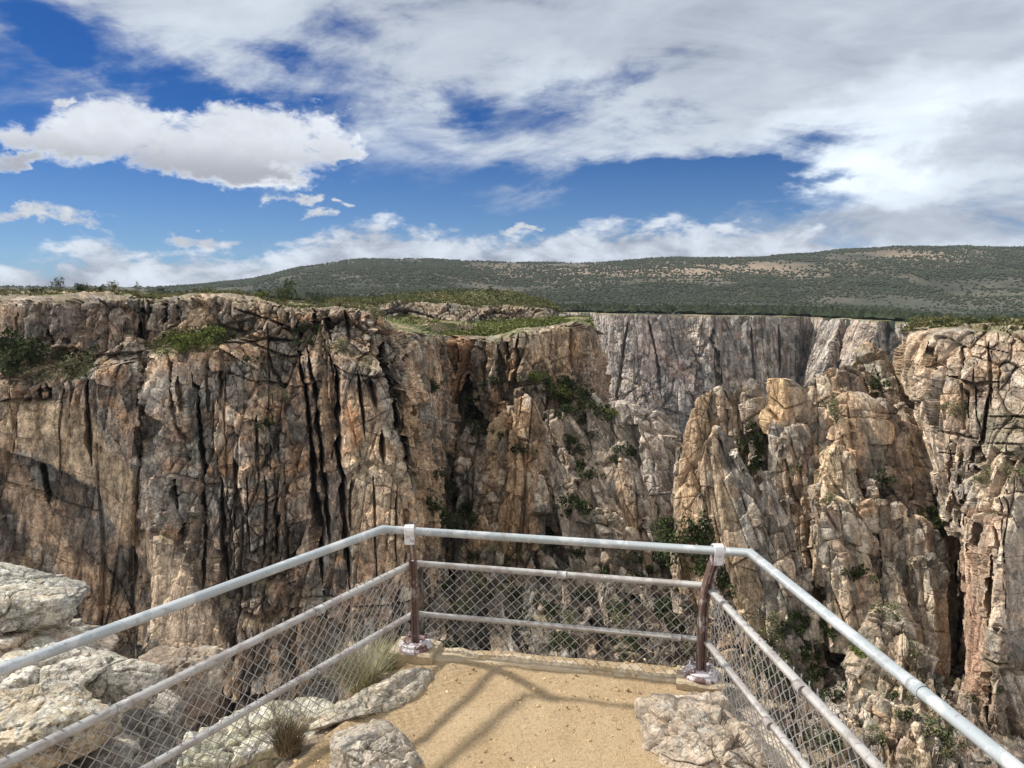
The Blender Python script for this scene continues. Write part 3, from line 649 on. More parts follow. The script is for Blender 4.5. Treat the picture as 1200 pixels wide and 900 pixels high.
OL = (.45, .315, .195)    # orange iron-stained faces
right_mix = dict(base=np.array((.355, .300, .232)), b2=np.array((.44, .335, .23)), w2=.65, b3=ORANGE, w3=.5, wp=.6, wd=.4)
pinnacles('pinnacle_ridge', [
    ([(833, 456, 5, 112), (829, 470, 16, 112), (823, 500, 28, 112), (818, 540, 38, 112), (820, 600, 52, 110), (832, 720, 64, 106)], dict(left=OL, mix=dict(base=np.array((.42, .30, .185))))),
    ([(849, 456, 16, 118), (854, 470, 30, 118), (862, 520, 38, 117), (866, 600, 46, 115), (870, 720, 50, 110)],),
    ([(868, 458, 8, 119), (870, 475, 18, 119), (874, 560, 30, 117), (880, 700, 40, 112)],),
    ([(880, 447, 7, 113.5), (882, 455, 14, 113.5), (880, 468, 17, 113.5), (886, 500, 17, 113), (892, 540, 18, 112.5), (896, 640, 26, 111)],),
    ([(893, 470, 6, 114), (897, 490, 12, 114), (902, 530, 14, 113), (906, 620, 24, 111)],),
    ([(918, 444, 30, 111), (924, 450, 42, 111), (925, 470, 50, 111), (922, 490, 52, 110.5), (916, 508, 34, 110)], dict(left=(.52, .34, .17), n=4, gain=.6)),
    ([(905, 468, 5, 113), (906, 500, 12, 113), (908, 640, 20, 111)],),
    ([(926, 500, 36, 109), (932, 520, 44, 109), (934, 560, 54, 108), (934, 620, 62, 107), (940, 720, 66, 104)], dict(mix=dict(base=np.array((.24, .19, .145))))),
    ([(918, 505, 8, 107.5), (915, 520, 14, 107.5), (914, 560, 18, 107), (918, 640, 22, 106)],),
    ([(946, 520, 8, 107), (948, 540, 13, 107), (946, 580, 18, 106.5), (946, 660, 22, 105)], dict(mix=dict(base=np.array((.25, .19, .15))))),
    ([(960, 447, 16, 110), (964, 455, 28, 110), (965, 480, 31, 110), (967, 510, 32, 109), (970, 600, 40, 107)],),
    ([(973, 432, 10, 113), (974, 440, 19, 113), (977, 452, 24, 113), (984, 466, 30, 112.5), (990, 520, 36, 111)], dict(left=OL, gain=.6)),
    ([(992, 430, 10, 114), (997, 438, 22, 114), (999, 455, 26, 113.5), (1002, 500, 30, 112)], dict(mix=dict(base=np.array((.21, .17, .14))))),
    ([(1018, 404, 6, 121), (1020, 416, 24, 121), (1022, 432, 40, 120.5), (1026, 455, 50, 120), (1030, 500, 60, 118), (1034, 600, 70, 114)], dict(mix=dict(base=np.array((.42, .34, .235))))),
    ([(1006, 425, 5, 119), (1010, 440, 16, 119), (1012, 460, 28, 118)],), ([(1040, 425, 8, 122), (1042, 445, 22, 122), (1046, 500, 34, 120)],),
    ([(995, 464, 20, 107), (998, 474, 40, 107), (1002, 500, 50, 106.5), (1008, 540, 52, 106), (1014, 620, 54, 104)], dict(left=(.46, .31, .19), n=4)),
    ([(1028, 470, 18, 107.5), (1032, 480, 34, 107.5), (1036, 510, 44, 107), (1040, 540, 46, 106), (1046, 620, 52, 104)], dict(n=4, mix=dict(base=np.array((.36, .275, .21))))),
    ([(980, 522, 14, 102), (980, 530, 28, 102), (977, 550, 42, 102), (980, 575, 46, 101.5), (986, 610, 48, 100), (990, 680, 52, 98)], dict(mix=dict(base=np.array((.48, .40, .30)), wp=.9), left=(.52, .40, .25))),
    ([(962, 570, 8, 101), (958, 590, 20, 101), (960, 620, 28, 100), (968, 690, 36, 98)],),
    ([(1020, 556, 10, 99), (1021, 562, 16, 99), (1024, 578, 20, 99), (1026, 600, 22, 98.5)], dict(mix=dict(wp=.9))),
    ([(1008, 578, 8, 98), (1013, 590, 14, 98), (1018, 620, 18, 97.5), (1024, 644, 20, 97), (1030, 700, 26, 96)],),
    ([(1030, 584, 14, 97.5), (1033, 592, 20, 97.5), (1037, 620, 22, 97), (1041, 645, 24, 97), (1046, 700, 30, 96)], dict(mix=dict(base=np.array((.40, .35, .28))))),
    ([(1050, 590, 12, 97.5), (1053, 600, 18, 97.5), (1055, 625, 20, 97), (1056, 650, 22, 97), (1060, 700, 28, 96)],),
    ([(1070, 607, 20, 97), (1076, 615, 28, 97), (1078, 640, 30, 96.5), (1078, 660, 34, 96)], dict(n=4, mix=dict(base=np.array((.38, .335, .27))))),
    ([(1095, 622, 12, 97), (1097, 635, 16, 97), (1098, 665, 20, 96), (1100, 720, 26, 95)],),
    ([(1055, 560, 22, 103), (1060, 570, 34, 103), (1064, 600, 44, 102), (1068, 640, 50, 100)], dict(mix=dict(base=np.array((.26, .205, .16))))),
    ([(968, 592, 14, 97), (972, 602, 19, 97), (976, 620, 18, 96.5), (982, 640, 22, 96), (990, 700, 28, 95)], dict(mix=dict(wp=.9))), ([(987, 588, 12, 97), (990, 600, 17, 97), (994, 640, 20, 96), (1002, 700, 26, 95)], dict(mix=dict(wp=.9))),
    ([(976, 640, 12, 95), (980, 660, 24, 95), (984, 700, 34, 94), (990, 760, 40, 92)],), ([(1010, 650, 10, 96), (1014, 680, 16, 95.5), (1020, 760, 22, 94)],), ([(998, 676, 8, 95), (1001, 700, 12, 94.5), (1006, 770, 20, 93)],),
    ([(1040, 656, 16, 95), (1044, 668, 28, 95), (1048, 700, 38, 94), (1054, 740, 46, 93), (1064, 800, 52, 92)], dict(mix=dict(base=np.array((.44, .385, .29)), wp=.8))),
    ([(1074, 652, 24, 94), (1080, 664, 38, 94), (1086, 700, 48, 93), (1090, 750, 48, 92), (1088, 800, 44, 91), (1088, 900, 50, 88)], dict(mix=dict(base=np.array((.36, .315, .255))), left=(.42, .34, .25))),
    ([(1056, 470, 10, 111), (1062, 500, 30, 108), (1076, 560, 44, 105), (1090, 620, 46, 102), (1098, 700, 50, 99), (1100, 820, 50, 96)], dict(lean=(-.2, 0, 1))),
    ([(1062, 530, 10, 106), (1070, 560, 22, 106), (1084, 610, 28, 104), (1098, 680, 34, 101)], dict(lean=(-.2, 0, 1))),
    # leaning grey slabs in front on the left
    ([(838, 502, 8, 101), (842, 514, 24, 101), (848, 540, 36, 101), (862, 580, 52, 100), (880, 640, 66, 98.5), (902, 720, 76, 96.5), (920, 820, 84, 93)], dict(left=(.43, .31, .19), lean=(-.27, .05, 1), octs=OCT_SPIRE, gain=.6, mix=dict(base=np.array((.335, .295, .245)), w2=.3, w3=.2), n=4)),
    ([(828, 515, 6, 102), (826, 540, 16, 102), (836, 580, 22, 101), (850, 640, 30, 99)], dict(left=OL, lean=(-.2, .05, 1))),
    ([(860, 525, 5, 99.5), (872, 560, 14, 99.5), (890, 610, 24, 98.5), (908, 680, 34, 97), (925, 780, 44, 94)], dict(lean=(-.27, .05, 1), octs=OCT_SPIRE, gain=.6, mix=dict(base=np.array((.33, .29, .24)), w2=.3, w3=.2))),
    ([(898, 550, 5, 98.5), (902, 570, 16, 98.5), (910, 620, 28, 97.5), (924, 690, 40, 96), (944, 800, 56, 93)], dict(lean=(-.22, .05, 1), octs=OCT_SPIRE, gain=.6, mix=dict(base=np.array((.34, .30, .245)), w2=.3, w3=.2))),
    ([(920, 580, 6, 98), (925, 610, 16, 98), (934, 680, 30, 96), (952, 780, 44, 93)], dict(mix=dict(base=np.array((.28, .235, .19))))),
    ([(822, 575, 6, 107), (826, 600, 16, 107), (838, 640, 26, 105), (850, 720, 34, 101)], dict(lean=(-.2, .05, 1))), ([(800, 520, 10, 140), (806, 540, 30, 140), (812, 600, 44, 136), (820, 720, 50, 125)],),
], MAT_SPIRE, right_mix, 100, wide=1.18, lean_default=(-.22, 0, 1), gain=.62)

mid_mix = dict(base=np.array((.35, .305, .25)), b2=np.array((.39, .31, .225)), w2=.6, b3=ORANGE, w3=.42, wp=.5, wd=.4)
pinnacles('rock_ridge', [
    ([(614, 461, 8, 160), (618, 470, 22, 160), (624, 500, 32, 159), (622, 540, 36, 157), (612, 590, 40, 154), (604, 660, 48, 148), (600, 740, 54, 140)], dict(left=(.45, .29, .16), mix=dict(base=np.array((.43, .31, .20))))),
    ([(602, 474, 8, 162), (594, 500, 24, 162), (584, 540, 30, 160), (576, 590, 34, 156), (570, 660, 44, 150), (566, 740, 50, 142)], dict(left=(.46, .32, .185), lean=(.3, 0, 1), mix=dict(base=np.array((.42, .31, .20))))),
    ([(584, 520, 8, 160), (572, 560, 20, 158), (564, 610, 30, 154), (560, 700, 40, 146)], dict(lean=(.25, 0, 1), mix=dict(base=np.array((.38, .28, .18))))),
    ([(556, 500, 10, 170), (556, 520, 22, 170), (554, 580, 30, 166), (552, 700, 36, 156)],),
    ([(640, 478, 6, 164), (646, 500, 20, 163), (652, 540, 26, 161), (660, 620, 30, 155)],),
    ([(661, 528, 7, 151), (664, 540, 11, 151), (668, 570, 14, 149), (672, 620, 20, 146)],), ([(632, 560, 6, 149), (630, 590, 20, 148), (628, 640, 26, 144)], dict(left=(.42, .24, .12))),
    ([(662, 482, 8, 164), (674, 510, 26, 163), (692, 560, 36, 159), (712, 620, 44, 153), (734, 700, 50, 145)], dict(lean=(-.42, 0, 1), octs=OCT_SPIRE, gain=.42, depth=.7, n=4, mix=dict(base=np.array((.39, .33, .265)), b2=np.array((.45, .37, .28)), w3=.3, wd=.2, wp=.5))),
    ([(690, 477, 8, 162), (704, 505, 26, 161), (722, 555, 38, 157), (744, 615, 46, 151), (766, 700, 52, 143)], dict(lean=(-.42, 0, 1), octs=OCT_SPIRE, gain=.42, depth=.7, n=4, mix=dict(base=np.array((.41, .355, .295)), b2=np.array((.45, .37, .28)), w3=.3, wd=.2, wp=.5))),
    ([(714, 486, 8, 160), (728, 515, 24, 159), (748, 565, 34, 155), (770, 625, 42, 149), (790, 700, 48, 142)], dict(lean=(-.42, 0, 1), octs=OCT_SPIRE, gain=.42, depth=.7, n=4, mix=dict(base=np.array((.37, .32, .265)), b2=np.array((.45, .37, .28)), w3=.3, wd=.2, wp=.5))),
    ([(640, 524, 6, 152), (652, 548, 22, 151), (668, 590, 30, 148), (688, 640, 38, 143), (706, 720, 44, 135)], dict(lean=(-.42, 0, 1), octs=OCT_SPIRE, gain=.42, depth=.7, n=4, mix=dict(base=np.array((.40, .34, .27)), b2=np.array((.45, .37, .28)), w3=.3, wd=.2, wp=.5))),
    ([(690, 558, 6, 148), (704, 585, 22, 147), (722, 625, 32, 143), (742, 690, 40, 136)], dict(lean=(-.42, 0, 1), octs=OCT_SPIRE, gain=.42, depth=.7, n=4, mix=dict(base=np.array((.36, .31, .255)), b2=np.array((.45, .37, .28)), w3=.3, wd=.2, wp=.5))),
    ([(732, 540, 10, 148), (738, 556, 24, 148), (746, 585, 32, 146), (756, 620, 38, 144), (770, 680, 48, 141), (776, 760, 56, 134)], dict(left=(.40, .28, .18), mix=dict(base=np.array((.35, .305, .255)), w3=.2))),
    ([(762, 548, 10, 152), (772, 580, 26, 150), (786, 630, 32, 146), (796, 700, 40, 140)], dict(lean=(-.25, 0, 1), mix=dict(base=np.array((.34, .30, .255)), w3=.2))),
    ([(738, 474, 26, 158), (748, 482, 42, 158), (762, 510, 56, 157), (776, 550, 68, 155), (788, 600, 74, 152), (794, 650, 76, 149), (798, 740, 80, 142)], dict(lean=(-.42, 0, 1), n=4, gain=.5, octs=OCT_SPIRE, mix=dict(base=np.array((.40, .345, .30)), b2=np.array((.44, .38, .32)), w3=.2, wd=.12, wp=.7))),
    ([(772, 500, 8, 156), (784, 530, 20, 155), (800, 580, 30, 153), (812, 640, 36, 150)], dict(lean=(-.4, 0, 1), gain=.5, mix=dict(base=np.array((.37, .325, .285)), w3=.2, wd=.15))),
    ([(712, 470, 14, 172), (718, 480, 34, 171), (728, 510, 46, 169), (740, 560, 56, 164), (750, 640, 60, 156)], dict(mix=dict(base=np.array((.40, .33, .265))))),
    ([(684, 466, 16, 184), (692, 485, 40, 182), (702, 520, 50, 178), (714, 580, 56, 170), (724, 660, 60, 160)],), ([(650, 458, 16, 186), (654, 475, 40, 184), (660, 510, 50, 179), (668, 570, 56, 172), (676, 660, 60, 162)],),
    ([(700, 596, 10, 141), (703, 610, 26, 141), (706, 630, 30, 140)], dict(mix=dict(base=np.array((.42, .37, .30))))), ([(690, 588, 6, 142), (688, 600, 14, 142), (686, 612, 14, 141)], dict(mix=dict(wp=.9))),
    ([(802, 505, 10, 150), (806, 516, 24, 150), (812, 560, 30, 147), (818, 640, 34, 142)],),
], MAT_SPIRE, mid_mix, 300, sc=1.0, wide=1.25, wide_right=1.7, octs=OCT_SPIRE, lean_default=(-.25, 0, 1))

pinnacles('rubble_ridge', [
    ([(1038, 714, 26, 66), (1036, 722, 44, 66), (1034, 740, 52, 65), (1032, 770, 58, 63), (1034, 830, 66, 58), (1040, 960, 80, 50)], dict(mix=dict(base=np.array((.40, .345, .26)), wp=.8))),
    ([(1064, 760, 24, 63), (1068, 776, 40, 63), (1074, 810, 50, 60), (1084, 860, 60, 56), (1096, 980, 80, 50)],), ([(1092, 790, 10, 62), (1096, 800, 18, 62), (1100, 830, 24, 60), (1110, 900, 40, 56)],),
    ([(1002, 786, 12, 60), (1002, 796, 20, 60), (1000, 820, 24, 59), (998, 870, 28, 56), (1000, 960, 34, 50)], dict(left=(.42, .28, .16))), ([(1030, 820, 22, 56), (1034, 834, 40, 56), (1038, 870, 50, 54), (1044, 960, 60, 48)], dict(mix=dict(base=np.array((.38, .325, .25))))),
    ([(1080, 850, 20, 52), (1090, 870, 50, 52), (1100, 920, 80, 48)],), ([(985, 830, 8, 58), (984, 850, 20, 58), (982, 920, 34, 54)],),
], MAT_SPIRE, right_mix, 500, sc=.45, gain=1.1)

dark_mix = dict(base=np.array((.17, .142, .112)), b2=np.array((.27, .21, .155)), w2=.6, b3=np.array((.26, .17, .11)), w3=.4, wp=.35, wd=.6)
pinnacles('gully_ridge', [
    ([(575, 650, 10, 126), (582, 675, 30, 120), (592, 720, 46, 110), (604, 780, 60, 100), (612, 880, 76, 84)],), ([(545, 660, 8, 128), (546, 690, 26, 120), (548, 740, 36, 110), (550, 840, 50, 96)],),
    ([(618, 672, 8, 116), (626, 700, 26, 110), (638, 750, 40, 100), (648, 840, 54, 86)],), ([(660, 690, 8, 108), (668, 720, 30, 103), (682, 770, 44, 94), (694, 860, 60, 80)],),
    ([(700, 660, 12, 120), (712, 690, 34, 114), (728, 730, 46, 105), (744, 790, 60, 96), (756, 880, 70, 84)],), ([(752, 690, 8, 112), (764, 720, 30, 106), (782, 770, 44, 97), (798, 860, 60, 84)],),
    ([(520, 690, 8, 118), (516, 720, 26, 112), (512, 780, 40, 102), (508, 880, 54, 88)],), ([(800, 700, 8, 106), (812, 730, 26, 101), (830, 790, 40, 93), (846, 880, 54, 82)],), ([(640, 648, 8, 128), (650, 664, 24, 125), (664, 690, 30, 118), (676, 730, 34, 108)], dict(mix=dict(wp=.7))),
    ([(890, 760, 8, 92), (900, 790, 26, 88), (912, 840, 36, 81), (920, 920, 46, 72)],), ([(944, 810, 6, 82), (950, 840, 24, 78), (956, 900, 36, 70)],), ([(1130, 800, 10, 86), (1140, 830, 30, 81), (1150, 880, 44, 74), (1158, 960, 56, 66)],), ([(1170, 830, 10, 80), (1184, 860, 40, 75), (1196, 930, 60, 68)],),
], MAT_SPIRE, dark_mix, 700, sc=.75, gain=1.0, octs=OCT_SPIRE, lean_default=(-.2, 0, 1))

# ------------------------------------------------------------------ the wooded mesa behind
sky_px = [-260, 0, 120, 180, 240, 300, 350, 400, 440, 560, 640, 700, 760, 860, 900, 950, 990, 1060, 1130, 1200, 1450]
sky_py = [338, 337, 338, 340, 333, 325, 312, 304, 301.5, 303, 304, 305, 300, 298.5, 297, 294, 290, 286.5, 285.5, 286, 290]
rim_py = {0: 345, 1: 345}
RIM = np.array([(-400, 346, 420), (300, 350, 420), (600, 364, 620), (640, 366.6, 764), (690, 365.6, 724), (704, 367.4, 644), (714, 367.4, 604), (750, 367.4, 596), (834, 369.4, 594), (840, 369.4, 629), (890, 369.4, 619), (932, 370.4, 634), (949, 371.4, 669), (966, 372.4, 614), (990, 373.4, 564), (1012, 375.4, 524), (1045, 376.4, 504), (1072, 379.4, 504), (1130, 383.4, 514), (1500, 384, 514)], float)
def hill_cols():
    out = []
    for x in sorted(set(sky_px) | set(float(v) for v in RIM[:, 0] if v > -300)):
        y = float(np.interp(x, sky_px, sky_py)); r = float(np.interp(x, RIM[:, 0], RIM[:, 1])); Dr = float(np.interp(x, RIM[:, 0], RIM[:, 2]))
        k = lambda t: r + (y - r) * t
        out.append([(x, r + 9, Dr + 10), (x, r + .2, Dr + 14), (x, k(.08), 760 if x < 600 else 800), (x, k(.22), 1100), (x, k(.45), 1600), (x, k(.75), 2100), (x, y, 2700), (x, y + 12, 3600)])
    return out
def hill():
    PX, PY, D, key = stations(hill_cols(), 2.2, 1.0)
    PY[16:] = blur(PY, 4)[16:]; D[16:] = blur(D, 3)[16:]
    nv, nu = PX.shape
    pos = P(PX, PY, D).reshape(-1, 3)
    d = 14 * fbm(pos / np.array((260, 400, 260)), 4, 5) + 4 * fbm(pos / 70.0, 3, 6)
    kk = np.repeat(key, nu)
    pos[:, 2] += d * smooth(kk, 2.2, 4) * (1 - .6 * smooth(kk, 4.5, 5.6))
    px, py = PX.ravel(), PY.ravel()
    red = np.clip(np.exp(-((px - 830) / 150) ** 2 - ((py - 318) / 12) ** 2) + .9 * np.exp(-((px - 1090) / 70) ** 2 - ((py - 303) / 10) ** 2) + .5 * np.exp(-((px - 640) / 120) ** 2 - ((py - 318) / 9) ** 2), 0, 1)
    c = lerp(np.broadcast_to(np.array((.027, .034, .023)), pos.shape), np.array((.048, .050, .034)), smooth(fbm(pos / np.array((60, 160, 60)), 4, 8), -.3, .5))
    c = lerp(c, np.array((.26, .20, .145)), np.clip(red * 1.0 + .25 * fbm(pos / 90, 3, 9), 0, 1))
    flat = np.exp(-((px - 1180) / 140) ** 2 - ((py - 350) / 10) ** 2)
    c = lerp(c, np.array((.115, .113, .08)), np.clip(flat, 0, 1) * .8)
    build('hill', pos, grid_faces(nv, nu), MAT_SOIL, c, smooth_shade=True, kind='structure')
    return pos, px, py, red, kk, flat, nu
HILL = hill()
# ------------------------------------------------------------------ foliage
def quad_cloud(centres, size, rnd, flat=.0):
    """one bent leaf-clump quad per centre, random orientation"""
    n = len(centres)
    a = rnd.normal(size=(n, 3)); a[:, 2] *= (1 - flat); a /= np.linalg.norm(a, axis=1, keepdims=True)
    b = rnd.normal(size=(n, 3)); b -= a * (a * b).sum(1, keepdims=True); b /= np.linalg.norm(b, axis=1, keepdims=True)
    s = np.asarray(size).reshape(-1, 1) * rnd.uniform(.6, 1.3, (n, 1)); s2 = s * rnd.uniform(.45, .8, (n, 1))
    V = np.stack((centres - a * s, centres - b * s2, centres + a * s, centres + b * s2), 1).reshape(-1, 3)
    return V, np.arange(n * 4).reshape(-1, 4)

def bush_mesh(name, seed, n=420, blobs=7, leaf=.085, base=(.055, .085, .022), tall=1.0, open_=.0):
    r = np.random.default_rng(seed)
    bc = r.normal(size=(blobs, 3)) * np.array((.46, .46, .30)); bc[:, 2] = np.abs(bc[:, 2]) + .30; br = r.uniform(.16, .44, blobs)
    k = r.integers(0, blobs, n)
    d = r.normal(size=(n, 3)); d /= np.linalg.norm(d, axis=1, keepdims=True)
    p = bc[k] + d * (br[k] * r.uniform(.55, 1.08, n) ** .6)[:, None]
    p[:, 2] = np.maximum(p[:, 2], .02) * tall
    V, Fc = quad_cloud(p, leaf * r.uniform(.5, 1.45, n), r)
    c = np.array(base) * (r.uniform(.65, 1.45, (blobs, 1))[k] * r.uniform(.7, 1.35, (n, 1)))
    c[:, 0] *= r.uniform(.85, 1.35, n)
    me_o = build(name, V, Fc, MAT_LEAF, np.repeat(c, 4, 0))
    return me_o

def stems_mesh(seed, n=5, h=.7, r0=.035, col=(.10, .075, .05)):
    r = np.random.default_rng(seed); Vs, Fs, off = [], [], 0
    for i in range(n):
        tip = np.array((r.normal() * .3, r.normal() * .3, h * r.uniform(.6, 1.1)))
        mid = tip * .5 + r.normal(size=3) * .05
        pts = np.array(((0, 0, -.15), mid * .6, mid, tip)); rad = (r0, r0 * .8, r0 * .6, r0 * .25)
        for p_, q_ in zip(pts, rad):
            for k in range(5):
                Vs.append(p_ + q_ * np.array((math.cos(k * 1.2566), math.sin(k * 1.2566), 0)))
        for a in range(3):
            for k in range(5):
                Fs.append((off + a * 5 + k, off + a * 5 + (k + 1) % 5, off + a * 5 + 5 + (k + 1) % 5, off + a * 5 + 5 + k))
        off += 20
    return np.array(Vs), np.array(Fs), np.array(col)

# prototypes: oak scrub (dark), sage (grey green), bright spring oak, juniper
PROTO = {}
def proto(kind, n_var, **kw):
    PROTO[kind] = []
    for i in range(n_var):
        o = bush_mesh('foliage', 900 + hash_s(kind) + i * 7, **kw); PROTO[kind].append(o.data)
        bpy.data.objects.remove(o)
def hash_s(s): return sum(ord(c) * (i + 1) for i, c in enumerate(s)) % 997
proto('dark', 5, n=640, blobs=10, base=(.034, .050, .018), leaf=.075)
proto('bright', 3, n=620, blobs=9, base=(.095, .125, .028), leaf=.075)
proto('sage', 3, n=520, blobs=9, base=(.125, .135, .070), leaf=.07)
proto('juniper', 3, n=900, base=(.052, .072, .026), leaf=.055, blobs=10, tall=1.25)
sv, sf, sc_ = stems_mesh(5); _o = build('stem', sv, sf, MAT_LEAF, np.broadcast_to(sc_, sv.shape)); STEM = _o.data; bpy.data.objects.remove(_o)

from mathutils.bvhtree import BVHTree
def make_bvh(names):
    V, T, off = [], [], 0
    for nme in names:
        o = bpy.data.objects[nme]; me = o.data
        v = np.empty(len(me.vertices) * 3, np.float32); me.vertices.foreach_get('co', v); v = v.reshape(-1, 3)
        f = np.empty(len(me.loops), np.int32); me.loops.foreach_get('vertex_index', f); f = f.reshape(-1, 4)
        V.append(v); T.append(f + off); off += len(v)
    return BVHTree.FromPolygons(np.vstack(V).tolist(), np.vstack(T).tolist())
BVH = make_bvh(['cliff', 'bench_cliff', 'upper_cliff_band', 'bench', 'buttress', 'canyon_floor', 'pinnacle_ridge', 'rock_ridge', 'rubble_ridge', 'gully_ridge'])
EYE = Vector((0, 0, CAMZ))
def hit(px, py):
    d = Vector([float(v) for v in ray(px, py)]).normalized()
    loc, nrm, i, dist = BVH.ray_cast(EYE, d)
    return loc, (dist if loc is not None else None), d

PLANTS = {}
def plant(kind, px, py, wpx, label, group=None, cat='shrub', name='shrub', squash=1.0, sink=.25, trunk=True):
    """a shrub that grows where the ray through the photo's pixel meets the rock; wpx = its width in the photo"""
    loc, dist, d = hit(px, py)
    if loc is None: return None
    size = wpx * dist / FPX * .5 / .72
    root = empty(name, loc - Vector((0, 0, sink * size)) + d * (-.1 * size))
    i = int(rng.integers(0, len(PROTO[kind])))
    f = bpy.data.objects.new('foliage', PROTO[kind][i]); COL.objects.link(f); f.parent = root
    s = bpy.data.objects.new('stem', STEM); COL.objects.link(s); s.parent = root
    root.scale = (size, size, size * squash); root.rotation_euler = (0, 0, float(rng.uniform(0, 6.28)))
    tag(root, label, cat, group)
    return root

def rim_plant(kind, px, py_base, D, hpx, label, group=None, cat='shrub', name='shrub', wide=1.0):
    p = P(px, py_base, D); size = hpx * D / FPX
    k = 1.05 if kind != 'juniper' else 1.2
    root = empty(name, p); i = int(rng.integers(0, len(PROTO[kind])))
    f = bpy.data.objects.new('crown' if name.endswith('tree') else 'foliage', PROTO[kind][i]); COL.objects.link(f); f.parent = root
    s = bpy.data.objects.new('trunk' if name.endswith('tree') else 'stem', STEM); COL.objects.link(s); s.parent = root
    root.scale = (size * wide / k, size * wide / k, size / k); root.rotation_euler = (0, 0, float(rng.uniform(0, 6.28)))
    tag(root, label, cat, group)
    return root

# trees and shrubs on the left rim against the sky (each singled out)
rim_plant('juniper', 334, 353, 140, 22, 'largest round green tree on the left canyon rim, in front of the dark mesa slope', cat='tree', name='juniper_tree', wide=1.0)
rim_plant('juniper', 66, 340, 200, 14, 'small dark tree with a bare top on the rim skyline, leftmost tree against the sky', cat='tree', name='juniper_tree', wide=.7)
rim_plant('dark', 97, 344, 170, 12, 'dark shrub on the rim skyline between the two bare saplings', wide=1.1)
rim_plant('sage', 131, 342, 190, 11, 'brownish half bare shrub on the rim skyline above the wide cleft', wide=1.2)
rim_plant('juniper', 373, 358, 145, 13, 'low dark bush on the rim just right of the round green tree', wide=1.1)
rim_plant('sage', 276, 347, 160, 8, 'pale green shrub on the rim left of the round green tree', wide=1.6)
rim_plant('bright', 307, 349, 155, 7, 'low yellow green shrub touching the left side of the round green tree', wide=1.8)
rim_plant('sage', 395, 360, 145, 8, 'low grey green shrub on the rim above the paired dark cracks', wide=1.6)
rim_plant('dark', 577, 343, 380, 6, 'tiny dark shrub on top of the green bench skyline', wide=1.6)

for i in range(15):
    x_ = float(rng.uniform(-20, 430)); rim_plant('sage' if i % 3 else 'dark', x_, float(np.interp(x_, [0, 120, 240, 340, 430], [343.5, 341, 341, 354, 359])), float(rng.uniform(150, 230)), float(rng.uniform(3, 6.5)), 'low scrubby bush dotted along the grassy top of the left rim', 'low bushes on the left rim', wide=float(rng.uniform(1.2, 1.9)))
for i in range(22):
    x_ = float(rng.uniform(445, 690)); t_ = float(rng.uniform(0, 1)); rim_plant('sage' if i % 2 else 'dark', x_, 377 + 11 * t_, 275 - 75 * t_, float(rng.uniform(3, 6.5)), 'low bush scattered over the green canyon bench', 'bushes on the canyon bench', wide=float(rng.uniform(1.2, 1.9)))
for i in range(16):
    x_ = float(rng.uniform(1085, 1200)); rim_plant('sage' if i % 2 else 'dark', x_, float(rng.uniform(377, 382)), float(rng.uniform(100, 140)), float(rng.uniform(4, 8)), 'low bush on top of the right massif', 'bushes on the right massif top', wide=float(rng.uniform(1.2, 1.8)))
# a thin bare sapling on the rim: wood only with a few leaves
def sapling(px, py, D, hpx, label, seed):
    p = P(px, py, D); h = hpx * D / FPX; r = np.random.default_rng(seed)
    root = empty('sapling', p); Vs, Fs, off = [], [], 0
    def limb(a, b, r0, r1):
        nonlocal off
        for p_, q_ in ((a, r0), (b, r1)):
            for k in range(4): Vs.append(np.asarray(p_) + q_ * np.array((math.cos(k * 1.57), math.sin(k * 1.57), 0)))
        for k in range(4): Fs.append((off + k, off + (k + 1) % 4, off + 4 + (k + 1) % 4, off + 4 + k))
        off += 8
    limb((0, 0, -.3), (0, 0, h), .05 * h, .012 * h); tips = []
    for i in range(14):
        z = h * r.uniform(.2, .98); a = r.uniform(0, 6.28); l = h * r.uniform(.18, .38) * (1.15 - z / h)
        t_ = (l * math.cos(a), l * math.sin(a), z + l * .7); limb((0, 0, z), t_, .012 * h, .005 * h); tips.append(t_)
    build('trunk', Vs, Fs, MAT_LEAF, np.broadcast_to(np.array((.16, .125, .09)), (len(Vs), 3)), parent=root)
    c = np.repeat(np.array(tips), 14, 0) * r.uniform(.75, 1.05, (14 * 14, 1)) + r.normal(size=(14 * 14, 3)) * .035 * h
    V, Fc = quad_cloud(c, .028 * h, r)
    build('crown', V, Fc, MAT_LEAF, np.broadcast_to(np.array((.13, .13, .075)), V.shape), parent=root)
    tag(root, label, 'tree')
sapling(161, 343, 185, 13, 'thin see-through sapling standing alone on the rim skyline', 3)
sapling(103, 344, 180, 12, 'bare twiggy sapling on the rim skyline beside the dark shrub', 4)

# shrubs on ledges
plant('dark', 21, 412, 40, 'big dark round shrub at the left end of the vegetated ledge', sink=.2)
plant('dark', 44, 428, 48, 'widest dark shrub hanging over the lip of the vegetated left ledge', sink=.2)
plant('dark', 74, 424, 22, 'dark shrub at the right end of the vegetated left ledge', sink=.2)
plant('sage', 6, 436, 26, 'grey green shrub at the frame edge below the big dark ledge shrub', sink=.2)
plant('sage', 110, 420, 20, 'grey green shrub on the lip left of the deep cleft', sink=.2)
plant('sage', 80, 434, 24, 'pale shrub on the lip of the left ledge above the tan slab', sink=.2)
for i, (x, y, w) in enumerate([(206, 403, 26), (222, 401, 26), (238, 398, 28), (252, 396, 26), (232, 408, 26), (214, 412, 20)]):
    plant('bright', x, y, w, 'bright green shrub on the terrace topping the central pillar of the left cliff', 'bright shrubs on the pillar terrace', sink=.25)
plant('dark', 264, 400, 20, 'dark shrub at the right end of the pillar terrace', sink=.2)
plant('dark', 289, 424, 15, 'small dark shrub in the corner right of the pillar top', sink=.2)
plant('dark', 357, 388, 26, 'dark shrub filling the alcove below the rim', sink=.3)
